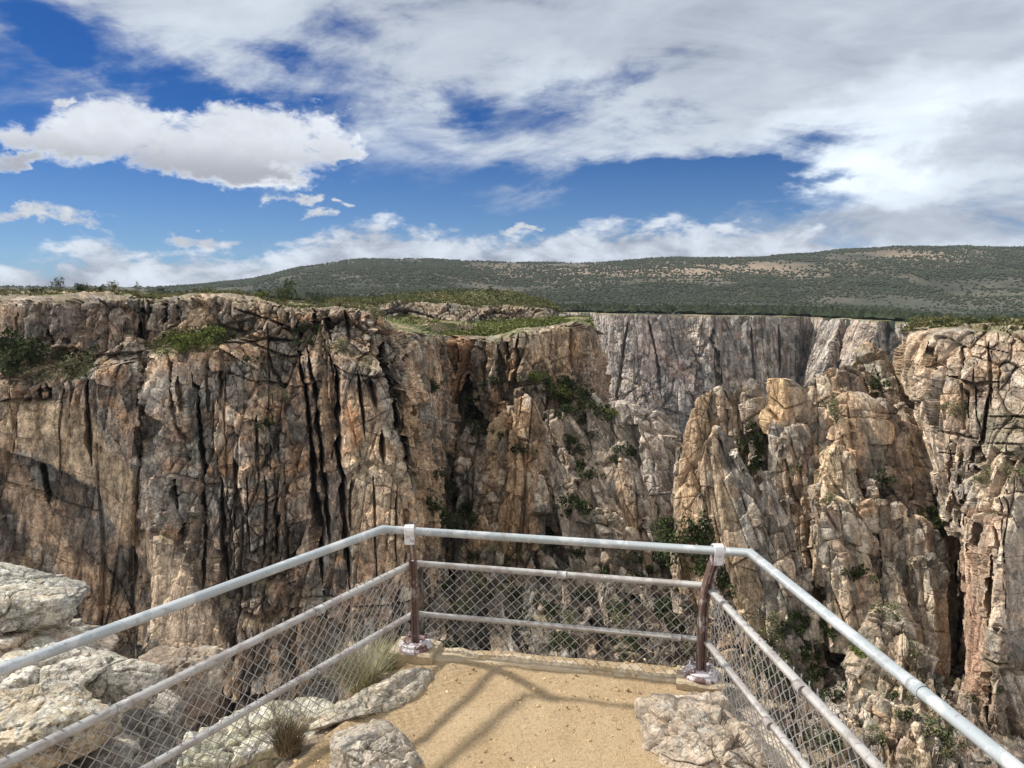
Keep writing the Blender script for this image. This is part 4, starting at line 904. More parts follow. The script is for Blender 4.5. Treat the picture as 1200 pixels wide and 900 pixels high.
plant('dark', 366, 402, 20, 'lower dark shrub in the alcove below the rim', sink=.3)
plant('sage', 396, 412, 26, 'grey green shrub in the wide crack head right of the alcove', sink=.3)
plant('dark', 310, 497, 20, 'dark shrub clinging to the left cliff face between the pillar and the twin cracks', sink=.3)
plant('sage', 328, 470, 16, 'grey green tuft high on the face left of the twin cracks', sink=.3)
plant('sage', 441, 374, 18, 'shrub at the right shoulder of the left cliff beside the green bench', sink=.1)
# gully left of the spires
for i, (x, y, w) in enumerate([(507, 450, 14), (508, 458, 16), (508, 600, 26), (522, 575, 20), (530, 590, 30), (545, 600, 26), (518, 615, 30), (538, 625, 28), (552, 612, 24), (500, 590, 20), (528, 560, 22), (512, 560, 18)]):
    plant('dark', x, y, w, 'dark shrub in the shadowed gully behind the left fence post', 'dark shrubs in the shadowed gully', sink=.2)
for i, (x, y, w) in enumerate([(578, 450, 20), (560, 470, 18), (566, 488, 18), (556, 500, 16), (572, 500, 16), (560, 510, 18), (586, 512, 14)]):
    plant('dark', x, y, w, 'dark shrub on the steep ledges between the bench cliff and the tan spires', 'dark shrubs on the steep ledges', sink=.2)
for i, (x, y, w) in enumerate([(632, 448, 22), (645, 456, 24), (660, 452, 24), (672, 458, 22), (655, 466, 26), (668, 472, 28), (684, 466, 20), (642, 470, 22), (676, 482, 26), (692, 478, 18), (700, 486, 20), (712, 490, 20), (720, 484, 14), (662, 484, 20), (650, 488, 16), (686, 492, 18), (625, 444, 18)]):
    plant('dark' if i % 4 else 'bright', x, y, w, 'green shrub on the bushy slope at the crest of the central ridge', 'shrubs on the central ridge crest', sink=.2)
for i, (x, y, w) in enumerate([(664, 520, 22), (674, 530, 22), (680, 548, 22), (690, 560, 20), (612, 530, 20), (744, 532, 26), (722, 540, 16), (674, 590, 26), (680, 598, 22), (666, 602, 22), (640, 624, 18), (694, 512, 14)]):
    plant('dark', x, y, w, 'dark shrub rooted between the ribs of the central ridge', 'shrubs between the central ribs', sink=.2)
for i, (x, y, w) in enumerate([(878, 510, 22), (886, 520, 26), (876, 532, 22), (890, 545, 24), (882, 500, 16), (888, 532, 20)]):
    plant('dark', x, y, w, 'dark green shrub in the notch between the grey slab and the orange block', 'shrubs in the notch', sink=.2)
plant('sage', 974, 478, 20, 'grey green shrub below the small orange boulder top', sink=.2)
plant('sage', 980, 492, 18, 'pale shrub above the white stepped block', sink=.2)
plant('dark', 1028, 456, 22, 'dark shrub on the saddle below the pale leaning pinnacle', sink=.2)
plant('dark', 1034, 566, 22, 'dark shrub above the row of rounded pillars', sink=.2)
plant('dark', 1001, 676, 24, 'round dark shrub lodged among the lower grey pillars', sink=.2)
plant('sage', 925, 556, 20, 'grey green shrub under the dark ribs of the orange block', sink=.2)
plant('sage', 970, 590, 18, 'pale shrub at the head of the stubby white pillars', sink=.2)
plant('sage', 1120, 485, 20, 'grey green shrub in the cleft beside the right massif', sink=.2)
for i, (x, y, w) in enumerate([(1098, 612, 20), (1090, 600, 16), (1106, 625, 18)]):
    plant('dark', x, y, w, 'dark shrub in the chute left of the orange buttress', 'shrubs in the chute', sink=.2)
for i, (x, y, w) in enumerate([(1160, 560, 18), (1180, 553, 16), (1196, 560, 18), (1150, 566, 14)]):
    plant('sage', x, y, w, 'grey green shrub on the sloping shelf of the right massif', 'shrubs on the right massif shelf', sink=.2)
# gully floor, seen above and through the mesh
for i, (x, y, w) in enumerate([(785, 640, 40), (812, 650, 44), (828, 640, 36), (800, 668, 46), (776, 664, 34), (830, 668, 42), (846, 690, 36)]):
    plant('juniper' if i % 2 else 'dark', x, y, w, 'leafy green tree in the gully behind the right fence post', 'trees behind the right fence post', cat='tree', name='oak_tree', squash=1.3, sink=.1)
plant('dark', 946, 766, 26, 'round dark shrub on the gully floor right of the mesh', sink=.1)
plant('dark', 956, 794, 24, 'lower of the two round dark shrubs on the gully floor', sink=.1)
FL0 = [(580, 650, 26), (560, 655, 22), (592, 660, 20), (608, 655, 22), (640, 648, 20), (676, 652, 24), (735, 660, 26), (745, 680, 24), (760, 672, 22), (560, 690, 30), (600, 700, 30), (640, 720, 34), (690, 700, 30), (730, 720, 34), (770, 720, 36), (700, 745, 36), (660, 755, 36), (760, 750, 36), (540, 720, 32), (520, 690, 26), (800, 740, 34),
      (905, 730, 24), (920, 745, 26), (935, 742, 18), (915, 775, 26), (930, 800, 30), (960, 770, 20), (972, 780, 22), (975, 745, 20), (905, 760, 22), (1000, 760, 20), (948, 730, 18), (962, 735, 20)]
FL = [(x, y, w * .72) for x, y, w in FL0] + [(int(rng.uniform(505, 815)), int(rng.uniform(668, 775)), int(rng.uniform(10, 24))) for _ in range(26)] + [(int(rng.uniform(880, 985)), int(rng.uniform(725, 880)), int(rng.uniform(12, 26))) for _ in range(18)] + [(int(rng.uniform(1040, 1180)), int(rng.uniform(800, 895)), int(rng.uniform(10, 22))) for _ in range(8)]
for i, (x, y, w) in enumerate(FL):
    plant('dark' if i % 3 else 'sage', x, y, w, 'scrubby bush on the rubble floor of the side canyon seen beyond the mesh', 'bushes on the side canyon floor', sink=.1)
plant('sage', 1034, 722, 22, 'pale green shrub on top of the nearest rubble spire', sink=.2)
plant('bright', 1006, 766, 20, 'bright green shrub left of the nearest rubble spire', sink=.2)
plant('sage', 1072, 768, 20, 'grey green shrub on the right shoulder of the nearest rubble spire', sink=.2)
plant('sage', 1113, 806, 16, 'small shrub beside the round stone right of the rubble spire', sink=.2)
plant('sage', 1098, 864, 28, 'grey green bush low on the rubble slope under the top rail', sink=.2)
plant('sage', 1112, 888, 26, 'grey green bush at the bottom of the rubble slope, lowest in view', sink=.2)
plant('sage', 1030, 866, 18, 'grey shrub at the foot of the rubble spire', sink=.2)

# ------------------------------------------------------------------ ground cover on the rims (one uncountable mass each)
def cover(name, sheet_name, n, size, box, seed, base=((.085, .100, .038), (.14, .128, .060)), gmin=.4):
    V, px, py, rk, gm, nz, nn = SHEETS[sheet_name]; r = np.random.default_rng(seed)
    m = np.nonzero((gm > gmin) & (px > box[0]) & (px < box[2]) & (py > box[1]) & (py < box[3]))[0]
    if len(m) == 0: return
    i = r.choice(m, n)
    p = V[i] + r.normal(size=(n, 3)) * np.array((.5, .5, .0))
    per = 7
    c = np.repeat(p, per, 0) + r.normal(size=(n * per, 3)) * size * np.array((.8, .8, .35)); c[:, 2] += size * .45
    Vq, Fc = quad_cloud(c, size * .42, r)
    t = np.repeat(np.clip(.35 * r.uniform(0, 1, (n, 1)) + .5 + .75 * fbm(p / np.array((9, 16, 9)), 3, seed)[:, None], 0, 1), per, 0)
    colr = (np.array(base[0]) * (1 - t) + np.array(base[1]) * t) * r.uniform(.65, 1.35, (n * per, 1))
    o = build(name, Vq, Fc, MAT_LEAF, np.repeat(colr, 4, 0)); o['kind'] = 'stuff'
    tag(o, None)
    return o
tag(cover('rim_scrub', 'cliff', 3600, .5, (-200, 330, 520, 372), 1), 'low sagebrush and grass covering the left canyon rim', 'scrub')
tag(cover('ledge_grass', 'cliff', 1500, .35, (0, 380, 300, 455), 4), 'low growth on the ledges of the left cliff', 'scrub')
tag(cover('bench_scrub', 'bench', 5200, .8, (425, 360, 700, 400), 2, ((.085, .115, .030), (.155, .165, .055))), 'green grass and scrub covering the canyon bench', 'scrub')
tag(cover('upper_bench_scrub', 'upper_cliff_band', 3000, 1.1, (380, 330, 665, 372), 3, ((.070, .088, .032), (.13, .125, .05))), 'scrub covering the top of the upper cliff band', 'scrub')
tag(cover('massif_scrub', 'buttress', 2600, .5, (1060, 365, 1330, 398), 5), 'scrub on the top of the right massif', 'scrub')

def hill_woods():
    pos, px, py, red, kk, flat, nu = HILL; r = np.random.default_rng(9)
    dist = np.linalg.norm(pos - np.array((0, 0, CAMZ)), axis=1)
    w = np.where((kk > 1.0) & (kk < 6.05), 1.0, 0.0) * (dist / 1200) ** .6 * (1 - .6 * red) * (1 - .55 * flat)
    cl = np.clip(.55 + .9 * fbm(pos / np.array((90, 240, 90)), 3, 12), .05, 1.4)
    near = smooth(-kk, -2.4, -1.8)
    w = w * cl * (1 + 2.2 * near * (px > 640))
    w = w * np.abs(np.gradient(px.reshape(-1, nu), axis=1)).ravel()
    w[(px < 170)] *= .15
    vis = (px > -150) & (px < 1350); w = w * vis
    n = 66000
    i = r.choice(len(pos), n, p=w / w.sum())
    i = np.minimum(i, len(pos) - nu - 2); p = pos[i] + r.uniform(0, 1, (n, 1)) * (pos[i + nu] - pos[i]) + r.uniform(0, 1, (n, 1)) * (pos[i + 1] - pos[i])
    s = r.uniform(1.4, 3.2, n) * np.clip(dist[i] / 1500, .5, 1.5) * (1 + 2.0 * near[i] * r.uniform(.3, 1.2, n))
    # each tree: a jagged eight-faced clump
    tmpl = np.array(((1, 0, .5), (.3, .95, .55), (-.8, .6, .45), (-.85, -.55, .5), (.3, -.95, .5), (0, 0, 1.25), (0, 0, -.1)))
    tv = tmpl[None] * s[:, None, None] * r.uniform(.7, 1.3, (n, 7, 3)) + p[:, None]
    q = np.array(((0, 1, 5, 5), (1, 2, 5, 5), (2, 3, 5, 5), (3, 4, 5, 5), (4, 0, 5, 5), (1, 0, 6, 6), (2, 1, 6, 6), (3, 2, 6, 6), (4, 3, 6, 6), (0, 4, 6, 6)))[:, :3]
    Fq = (q[None] + np.arange(n)[:, None, None] * 7).reshape(-1, 3)
    t = r.uniform(0, 1, (n, 1)); c = np.array((.034, .046, .028)) * (1 - t) + np.array((.066, .076, .050)) * t
    near_i = near[i][:, None]; c = c * (1 - near_i) + np.array((.026, .035, .017)) * (.6 + .9 * t) * near_i
    o = build('woods', tv.reshape(-1, 3), Fq, MAT_LEAF, np.repeat(c, 7, 0)); o['kind'] = 'stuff'
    tag(o, 'pinyon and juniper woods covering the far mesa slope', 'woods')
hill_woods()

# ------------------------------------------------------------------ loose rubble on the gully floor
def rubble():
    V, px, py, rk, gm, nz, nn = SHEETS['canyon_floor']; r = np.random.default_rng(31)
    dens = np.exp(-((px - 660) / 60) ** 2 - ((py - 650) / 40) ** 2) * 3 + .5 + np.exp(-((px - 1010) / 90) ** 2) * 1.2
    m = (py > 600) & (px > 490) & (px < 1150) & (py < 900); w = dens * m
    n = 3600; i = r.choice(len(V), n, p=w / w.sum())
    dist = np.linalg.norm(V[i] - np.array((0, 0, CAMZ)), axis=1)
    s = r.lognormal(-.55, .55, n) * np.clip(dist / 110, .45, 1.2) * .62
    tm = np.array([(a, b, c) for a in (-1, 1) for b in (-1, 1) for c in (-1, 1)], float) * .5
    tv = tm[None] * r.uniform(.55, 1.25, (n, 8, 3))
    a = r.normal(size=(n, 3, 3)); qv, _ = np.linalg.qr(a)
    tv = np.einsum('nij,nkj->nki', qv, tv * (s[:, None] * r.uniform(.5, 1.3, (n, 3)))[:, None, :]) + V[i][:, None] + np.array((0, 0, .15)) 
    q = np.array(((0, 1, 3, 2), (4, 6, 7, 5), (0, 4, 5, 1), (2, 3, 7, 6), (0, 2, 6, 4), (1, 5, 7, 3)))
    Fq = (q[None] + np.arange(n)[:, None, None] * 8).reshape(-1, 4)
    c = lerp(np.broadcast_to(np.array((.17, .145, .115)), (n, 3)), np.array((.42, .37, .30)), r.uniform(0, 1, n) ** 2) * r.uniform(.6, 1.15, (n, 1))
    o = build('rubble', tv.reshape(-1, 3), Fq, MAT_SPIRE, np.repeat(c, 8, 0)); o['kind'] = 'stuff'
    tag(o, 'broken rock debris strewn over the side canyon floor', 'rubble')
rubble()

# ------------------------------------------------------------------ overlook platform
BL, BR = U(487, 767), U(821, 801)
front = (BR - BL).normalized(); outn = Vector((-front.y, front.x, 0))          # outwards, away from the viewer
if outn.y < 0: outn = -outn
dirL = Vector(((1145 - 600) / FPX, CP + 0.0, 0)); dirL = -Vector((dirL.x, 1.0, 0)).normalized()      # from the corner back towards the viewer
dirR = -Vector(((495 - 600) / FPX, 1.0, 0)).normalized()
outL = Vector((dirL.y, -dirL.x, 0)); outL = outL if outL.x < 0 else -outL
outR = Vector((dirR.y, -dirR.x, 0)); outR = outR if outR.x > 0 else -outR

dirP = (U(335, 900) - BL).normalized()
def gravel_mat():
    m, k, b = new_mat('gravel')
    tc = k.new('ShaderNodeTexCoord').outputs['Object']
    n1 = k.noise(tc, 2.2, 5, .6); n2 = k.noise(tc, 42, 5, .7); n3 = k.noise(tc, 150, 3, .7)
    vo = k.new('ShaderNodeTexVoronoi'); vo.inputs['Scale'].default_value = 190; k.put(vo.inputs['Vector'], tc)
    c = k.mix(k.sm(n1, .3, .7), (.53, .375, .205), (.61, .455, .27))
    c = k.mix(k.sm(n2, .45, .75), c, (.36, .235, .12))
    c = k.mix(k.m('MULTIPLY', k.sm(n3, .5, .72), .8), c, (.74, .60, .42)); vc = k.new('ShaderNodeSeparateColor'); k.put(vc.inputs[0], vo.outputs['Color'])
    c = k.mix(k.m('MULTIPLY', k.sm(vc.outputs[0], .84, .9), .4), c, (.30, .20, .11)); c = k.mix(k.m('MULTIPLY', k.sm(vc.outputs[1], .88, .94), .45), c, (.78, .66, .48))
    c = k.mix(k.m('MULTIPLY', k.sm(n3, .42, .25), .6), c, (.22, .145, .08))
    k.put(b.inputs['Base Color'], c)
    bp = k.new('ShaderNodeBump'); bp.inputs['Strength'].default_value = .8; bp.inputs['Distance'].default_value = .012
    k.put(bp.inputs['Height'], k.m('ADD', k.m('MULTIPLY', n2, 1.2), k.m('ADD', n3, vo.outputs['Distance'])))
    k.put(b.inputs['Normal'], bp.outputs[0]); b.inputs['Roughness'].default_value = .95
    return m
MAT_GRAVEL = gravel_mat()
def conc_mat():
    m, k, b = new_mat('concrete')
    tc = k.new('ShaderNodeTexCoord').outputs['Object']
    n1 = k.noise(tc, 7, 6, .65); n2 = k.noise(tc, 70, 4, .7)
    c = k.mix(k.sm(n1, .3, .7), (.44, .345, .225), (.56, .46, .325)); c = k.mix(k.m('MULTIPLY', k.sm(n2, .45, .75), .6), c, (.30, .22, .14))
    k.put(b.inputs['Base Color'], c)
    bp = k.new('ShaderNodeBump'); bp.inputs['Strength'].default_value = .6; bp.inputs['Distance'].default_value = .01
    k.put(bp.inputs['Height'], k.m('ADD', n1, n2)); k.put(b.inputs['Normal'], bp.outputs[0])
    return m
MAT_CONC = conc_mat()

def platform():
    A = BL + outn * .10 + outL * .10; B = BR + outn * .10 + outR * .14
    LA = A + dirP * 7.5; RB = B + dirR * 7.5
    nu, nv = 150, 260
    V = np.empty((nv, nu, 3))
    for j in range(nv):
        f = (j / (nv - 1)) ** 1.15
        a = np.array(A.lerp(LA, f)); b = np.array(B.lerp(RB, f))
        t = np.linspace(0, 1, nu)[:, None]; V[j] = a * (1 - t) + b * t
    p = V.reshape(-1, 3)
    z = .018 * fbm(p / .7, 4, 3) + .006 * fbm(p / .12, 3, 4)
    back = np.clip(-(p - np.array(BL)) @ np.array(outn) - .2, 0, 9)
    z += .035 * np.clip(1 - back / .6, 0, 1) * 0
    side = np.tile(np.linspace(0, 1, nu), nv); z -= .10 * smooth(np.abs(side - .5), .44, .5)
    p[:, 2] = z
    build('path', p, grid_faces(nv, nu), MAT_GRAVEL, kind='structure')
    # small stones
    r = np.random.default_rng(77); n = 2600
    k = r.integers(0, len(p), n); c = p[k] + r.normal(size=(n, 3)) * .01
    tm = np.array([(a, b, d) for a in (-1, 1) for b in (-1, 1) for d in (-1, 1)], float) * .5
    s = r.lognormal(-4.75, .4, n)
    tv = tm[None] * r.uniform(.5, 1.2, (n, 8, 3)); q_, _ = np.linalg.qr(r.normal(size=(n, 3, 3)))
    tv = np.einsum('nij,nkj->nki', q_, tv * s[:, None, None]) + c[:, None]
    q = np.array(((0, 1, 3, 2), (4, 6, 7, 5), (0, 4, 5, 1), (2, 3, 7, 6), (0, 2, 6, 4), (1, 5, 7, 3)))
    Fq = (q[None] + np.arange(n)[:, None, None] * 8).reshape(-1, 4)
    cc = np.array((.52, .38, .22)) * r.uniform(.5, 1.5, (n, 1))
    o = build('gravel', tv.reshape(-1, 3), Fq, MAT_LEAF, np.repeat(cc, 8, 0)); o['kind'] = 'stuff'
    tag(o, 'loose tan grit scattered over the viewpoint path', 'gravel')
    # kerb along the front edge
    me = box_bar(BL + outn * .03 - front * .05, BR + outn * .03 + front * .05, .17, .12, .018, 60, .012, 5)
    build('kerb', *me, MAT_CONC, kind='structure')

def box_bar(a, b, w, below, above, n, wob, seed):
    """rough rectangular bar from a to b"""
    a, b = np.array(a), np.array(b); d = (b - a) / np.linalg.norm(b - a); s = np.array((-d[1], d[0], 0))
    prof = [(-w / 2, -below), (-w / 2, above - .012), (-w / 2 + .012, above), (w / 2 - .012, above), (w / 2, above - .012), (w / 2, -below)]
    V = []
    for i in range(n + 1):
        c = a + (b - a) * i / n
        for (u, z) in prof: V.append(c + s * u + np.array((0, 0, z)))
    V = np.array(V); V += wob * np.stack([fbm(V / .12 + 7 * k, 3, seed + k) for k in range(3)], -1)
    f = grid_faces(n + 1, 6, 0, True)
    ends = np.array(((0, 1, 4, 5), (1, 2, 3, 4), (n * 6, n * 6 + 5, n * 6 + 4, n * 6 + 1), (n * 6 + 1, n * 6 + 4, n * 6 + 3, n * 6 + 2)))
    return V, np.vstack((f, ends))
platform()

# the rock the viewpoint stands on, falling away under it
def promontory():
    A = BL + outn * .16 + outL * .18; B = BR + outn * .16 + outR * .30
    pts = [A + dirP * 9 , A + dirP * 6, A + dirP * 3, A, (A + B) / 2 + outn * .05, B, B + dirR * 3, B + dirR * 6, B + dirR * 9]
    nrm = [outL, outL, outL, (outL + outn).normalized(), outn, (outR + outn).normalized(), outR, outR, outR]
    nu, nv = 240, 150; t = np.linspace(0, len(pts) - 1, nu)
    base = np.stack([np.interp(t, range(len(pts)), [p[i] for p in pts]) for i in range(3)], -1)
    nn = np.stack([np.interp(t, range(len(pts)), [p[i] for p in nrm]) for i in range(3)], -1); nn /= np.linalg.norm(nn, axis=1, keepdims=True)
    dz = np.concatenate(([0, 0.02], np.linspace(.05, 1, nv - 2) ** 1.7 * 44)); so_ = np.concatenate(([-.5, -.1], .05 + .22 * dz[2:]))
    G = base[None] + nn[None] * so_[:, None, None] - np.array((0, 0, 1.0)) * dz[:, None, None] - np.array((0, 0, .05))
    pos = G.reshape(-1, 3); n3 = np.broadcast_to(nn[None], G.shape).reshape(-1, 3)
    damp = np.repeat(np.clip(dz / 2.5, 0, 1), nu)
    new, ids, q = rock(pos, n3 * damp[:, None], rot_to((0, .1, 1)), [(3, 6, .5, .5, .25), (1.2, 2.2, .22, .25, .12), (.45, .8, .07, .1, .06)], 1.0, 8)
    c = rock_color(new, n3[:, 2], ids, q, dict(base=np.array((.30, .25, .19)), wp=.4, wd=.4), 9, .4)
    build('overlook_rock', new, grid_faces(nv, nu), MAT_SPIRE, c, kind='structure')
promontory()

# ------------------------------------------------------------------ railing
def paint(name, base, wear, rust, amount=.5, rough=.5, scale=9.0, metal=.0):
    m, k, b = new_mat(name)
    tc = k.new('ShaderNodeTexCoord').outputs['Object']
    n1 = k.noise(tc, scale, 7, .7, .4); n2 = k.noise(tc, scale * 5, 5, .7); n3 = k.noise(tc, scale * .6, 5, .65)
    c = k.mix(k.sm(n1, .60 - amount * .25, .66 - amount * .2), base, wear)
    c = k.mix(k.m('MULTIPLY', k.sm(n2, .58, .72), .8), c, rust); c = k.mix(k.m('MULTIPLY', k.sm(n3, .58, .7), .45), c, rust)
    k.put(b.inputs['Base Color'], c); b.inputs['Roughness'].default_value = rough; b.inputs['Metallic'].default_value = metal
    b.inputs['Specular IOR Level'].default_value = .4
    bp = k.new('ShaderNodeBump'); bp.inputs['Strength'].default_value = .35; bp.inputs['Distance'].default_value = .002
    k.put(bp.inputs['Height'], k.m('ADD', n1, n2)); k.put(b.inputs['Normal'], bp.outputs[0])
    return m
M_TOP = paint('blue_grey_paint', (.36, .395, .41), (.50, .52, .53), (.20, .13, .10), .45, .42, 7)
M_RAIL = paint('worn_pale_paint', (.41, .40, .385), (.31, .28, .265), (.14, .09, .07), .5, .5, 8)
M_POST = paint('brown_paint', (.135, .085, .072), (.38, .33, .31), (.07, .04, .032), .3, .45, 11)
M_CLAMP = paint('white_paint', (.70, .69, .70), (.45, .38, .39), (.16, .10, .08), .3, .5, 18)
M_PLATE = paint('peeling_paint', (.62, .58, .60), (.15, .085, .075), (.09, .05, .04), .62, .5, 14)
M_WIRE = paint('galvanised_wire', (.43, .42, .40), (.34, .32, .30), (.17, .125, .10), .35, .45, 12, .15)

def tube_geo(path, rad, n=14, caps=True):
    P_ = [np.array(p, float) for p in path]; V = []; up = np.array((0, 0, 1.0))
    for i, p in enumerate(P_):
        d = P_[min(i + 1, len(P_) - 1)] - P_[max(i - 1, 0)]; d /= np.linalg.norm(d)
        u = np.cross(up, d)
        u = np.array((1.0, 0, 0)) if np.linalg.norm(u) < 1e-3 else u / np.linalg.norm(u)
        v = np.cross(d, u)
        # keep the bend's width: stretch along the mitre
        k = 1.0
        if 0 < i < len(P_) - 1:
            a = P_[i] - P_[i - 1]; b = P_[i + 1] - P_[i]; a /= np.linalg.norm(a); b /= np.linalg.norm(b)
            k = 1 / max(math.sqrt(max((1 + a @ b) / 2, .05)), .3)
        r_ = rad[i] if hasattr(rad, '__len__') else rad
        for t in range(n):
            an = 2 * math.pi * t / n; V.append(p + r_ * (math.cos(an) * u * k + math.sin(an) * v))
    V = np.array(V); F = grid_faces(len(P_), n, 0, True)
    if caps:
        b = len(V); V = np.vstack((V, P_[0], P_[-1])); e = []
        L = (len(P_) - 1) * n
        for t in range(0, n, 2):
            e.append((b, (t + 2) % n, t + 1, t)); e.append((b + 1, L + t, L + t + 1, L + (t + 2) % n))
        F = np.vstack((F, e))
    return V, F

def post_curve(base, lean_dir, ztop, lean, n=26, zs=.0):
    pts = []
    zb = .46
    for i in range(n + 1):
        z = zs + (ztop - zs) * i / n
        t = max(0, (z - zb) / (ztop - zb)); pts.append(np.array(base) + np.array(lean_dir) * lean * (t ** 1.6) + np.array((0, 0, z)))
    return pts

def bar_sweep(pts, across, w0, w1, t, off):
    """flat bar swept along pts, bevelled rectangle: w along the lean direction, t along across"""
    V = []; across = np.array(across, float)
    for i, p in enumerate(pts):
        d = pts[min(i + 1, len(pts) - 1)] - pts[max(i - 1, 0)]; d /= np.linalg.norm(d)
        nrm = np.cross(d, across); nrm /= np.linalg.norm(nrm); w = w0 + (w1 - w0) * i / (len(pts) - 1); b = .003
        for (u, v) in ((-w / 2, -t / 2 + b), (-w / 2 + b, -t / 2), (w / 2 - b, -t / 2), (w / 2, -t / 2 + b), (w / 2, t / 2 - b), (w / 2 - b, t / 2), (-w / 2 + b, t / 2), (-w / 2, t / 2 - b)):
            V.append(p + nrm * u + across * (v + off))
    F = grid_faces(len(pts), 8, 0, True); L = (len(pts) - 1) * 8
    e = [(0, 1, 2, 3), (0, 3, 4, 7), (7, 4, 5, 6), (L, L + 3, L + 2, L + 1), (L, L + 7, L + 4, L + 3), (L + 7, L + 6, L + 5, L + 4)]
    return np.array(V), np.vstack((F, e))

def merge(geos):
    V, F, off = [], [], 0
    for v, f in geos: V.append(v); F.append(np.asarray(f) + off); off += len(v)
    return np.vstack(V), np.vstack(F)

def disc_geo(c, r, h, n=24, bev=.012, top_r=None):
    c = np.array(c, float); rr = [(r, 0), (r, h - bev), (r - bev, h), (.001, h + .001)]
    if top_r: rr = [(r, 0), (r, h * .4), (top_r, h), (.001, h + .001)]
    V = [c + np.array((q * math.cos(2 * math.pi * k / n), q * math.sin(2 * math.pi * k / n), z)) for q, z in rr for k in range(n)]
    return np.array(V), grid_faces(4, n, 0, True)

def z_at(px, py, g):
    """height at which the pixel's ray passes the ground point g (same forward distance)"""
    dx, dy, dz = ray(px, py); return CAMZ + float(dz) * g.y / float(dy)
rail = empty('railing', (BL + BR) / 2)
tag(rail, 'pipe guard railing with chain-link mesh round the viewpoint, on two brown bent posts', 'railing')
bpy.context.view_layer.update()
R0 = Vector(rail.location)
def part(name, geo, mat, parent, smooth_=True, origin=None):
    v, f = geo; o = build(name, np.asarray(v) - np.array(origin if origin is not None else R0), f, mat, smooth_shade=smooth_, parent=parent)
    return o

zt = .5 * (z_at(480, 620, BL) + z_at(842, 641, BR)); zm = .5 * (z_at(489, 661, BL) + z_at(829, 690, BR)); zl = .5 * (z_at(489, 722, BL) + z_at(824, 752, BR))
# top rail corners from the photograph, at one height just under that seen for upright posts (the tops lean outwards)
ZT = .95
TCL, TCR = U(449, 620, ZT), U(879, 648, ZT)
lean = .5 * ((TCL - BL).dot(outn) + (TCR - BR).dot(outn))
TDL = (U(0, 785, ZT) - TCL).normalized(); TDR = (U(1188, 898, ZT) - TCR).normalized()
part('top_rail', tube_geo([TCL + TDL * 5.2, TCL, TCR, TCR + TDR * 4.2], .0255, 18), M_TOP, rail)
ins = .03
for nm, z, r_ in (('middle_rail', zm, .0215), ('bottom_rail', zl, .0195)):
    a, b = BL + outn * ins + Vector((0, 0, z)), BR + outn * ins + Vector((0, 0, z))
    o = part(nm, tube_geo([a + dirL * 5.2, a - front * .0 + outL * .02, b + outR * .02, b + dirR * 4.4], r_, 14), M_RAIL, rail)
    cr = []
    for (s, d_, l) in ((a, dirL, .9), (a, dirL, 2.1), (b, dirR, 1.25 if z == zm else .95), (b, dirR, 2.4), (b, -front, .16 if z == zl else .9)):
        c = s + d_ * l; part('sleeve', tube_geo([c - d_ * .03, c + d_ * .03], r_ + .0035, 14), M_RAIL, o)
cs = [tube_geo([TCR + TDR * l - TDR * .035, TCR + TDR * l + TDR * .035], .0295, 16) for l in (1.55, 2.75)]
for g_ in cs: part('sleeve', g_, M_TOP, bpy.data.objects['top_rail'])

for side, base, corner, lab in ((0, BL, TCL, None), (1, BR, TCR, None)):
    tp = U(480, 622, ZT) if side == 0 else U(841, 645, ZT)
    ld = Vector((tp.x - base.x, tp.y - base.y, 0)); L_ = ld.length; ld.normalize(); ac = Vector((-ld.y, ld.x, 0))
    pc = post_curve(base, ld, ZT - .02, L_)
    po = part('post', merge([bar_sweep(pc, ac, .066, .056, .013, .018), bar_sweep(pc, ac, .066, .056, .013, -.018), bar_sweep(pc[:20], ac, .028, .028, .023, 0)]), M_POST, rail, False)
    # clamp: a strap over the top rail with its tail
    t = Vector(tp); stp = []
    for k in range(13):
        an = math.pi * (1.28 - 1.56 * k / 12); stp.append(np.array(t) + np.array(ld) * (.037 * math.cos(an)) * -1 + np.array((0, 0, .037 * math.sin(an) + .0)))
    stp = [stp[0] + np.array((0, 0, -.055))] + stp + [stp[-1] + np.array((0, 0, -.05))]
    part('clamp', bar_sweep(stp, ac, .008, .008, .062, 0), M_CLAMP, po, False)
    part('base_plate', merge([disc_geo(base + Vector((0, 0, .053)), .118, .030), disc_geo(base + Vector((0, 0, .082)), .10, .018, 24, .006)]), M_PLATE, po, False)
    for k in range(4):
        an = .6 + k * math.pi / 2; c = base + Vector((math.cos(an) * .082, math.sin(an) * .082, .098))
        part('bolt', merge([disc_geo(c, .017, .016, 6, .003), disc_geo(c + Vector((0, 0, .015)), .008, .018, 10, .002)]), M_PLATE, po, False)
    # concrete pad under the post
    c = base + (outn * .01 if side == 0 else Vector((0, 0, 0))); pv, pf = box_bar(c - front * .15, c + front * .15, .25, .22, .055, 10, .012, 31 + side)
    part('footing', (pv, pf), MAT_CONC, po, False)

def chain_link(corner, d, length, height, out, seed):
    pw, pz = .036, .036; r = np.random.default_rng(seed); nz_ = int(height / pz); nw = int(length / pw)
    d = np.array(d); out = np.array(out); geo = []; base = np.array(corner) + out * .030
    rad = .0031
    for k in range(nw):
        pts = []
        for j in range(nz_ + 1):
            u = k * pw + pw * ((j + k) % 2); pts.append(base + d * u + np.array((0, 0, .005 + j * pz)) + out * (.0035 * (1 if j % 2 else -1)))
        # knuckled ends
        pts.append(pts[-1] + np.array((0, 0, .022)) + d * (.004 if k % 2 else -.004))
        P_ = np.array(pts); n = len(P_)
        P_ += out * (.012 * np.sin(P_[:, 2:3] * 5 + k * .11)) + np.array((0, 0, 1)) * .004 * math.sin(k * .21)
        a = d * rad; b = out * rad
        V = np.stack((P_ + a, P_ + b, P_ - a, P_ - b), 1).reshape(-1, 3); geo.append((V, grid_faces(n, 4, 0, True)))
    return merge(geo)
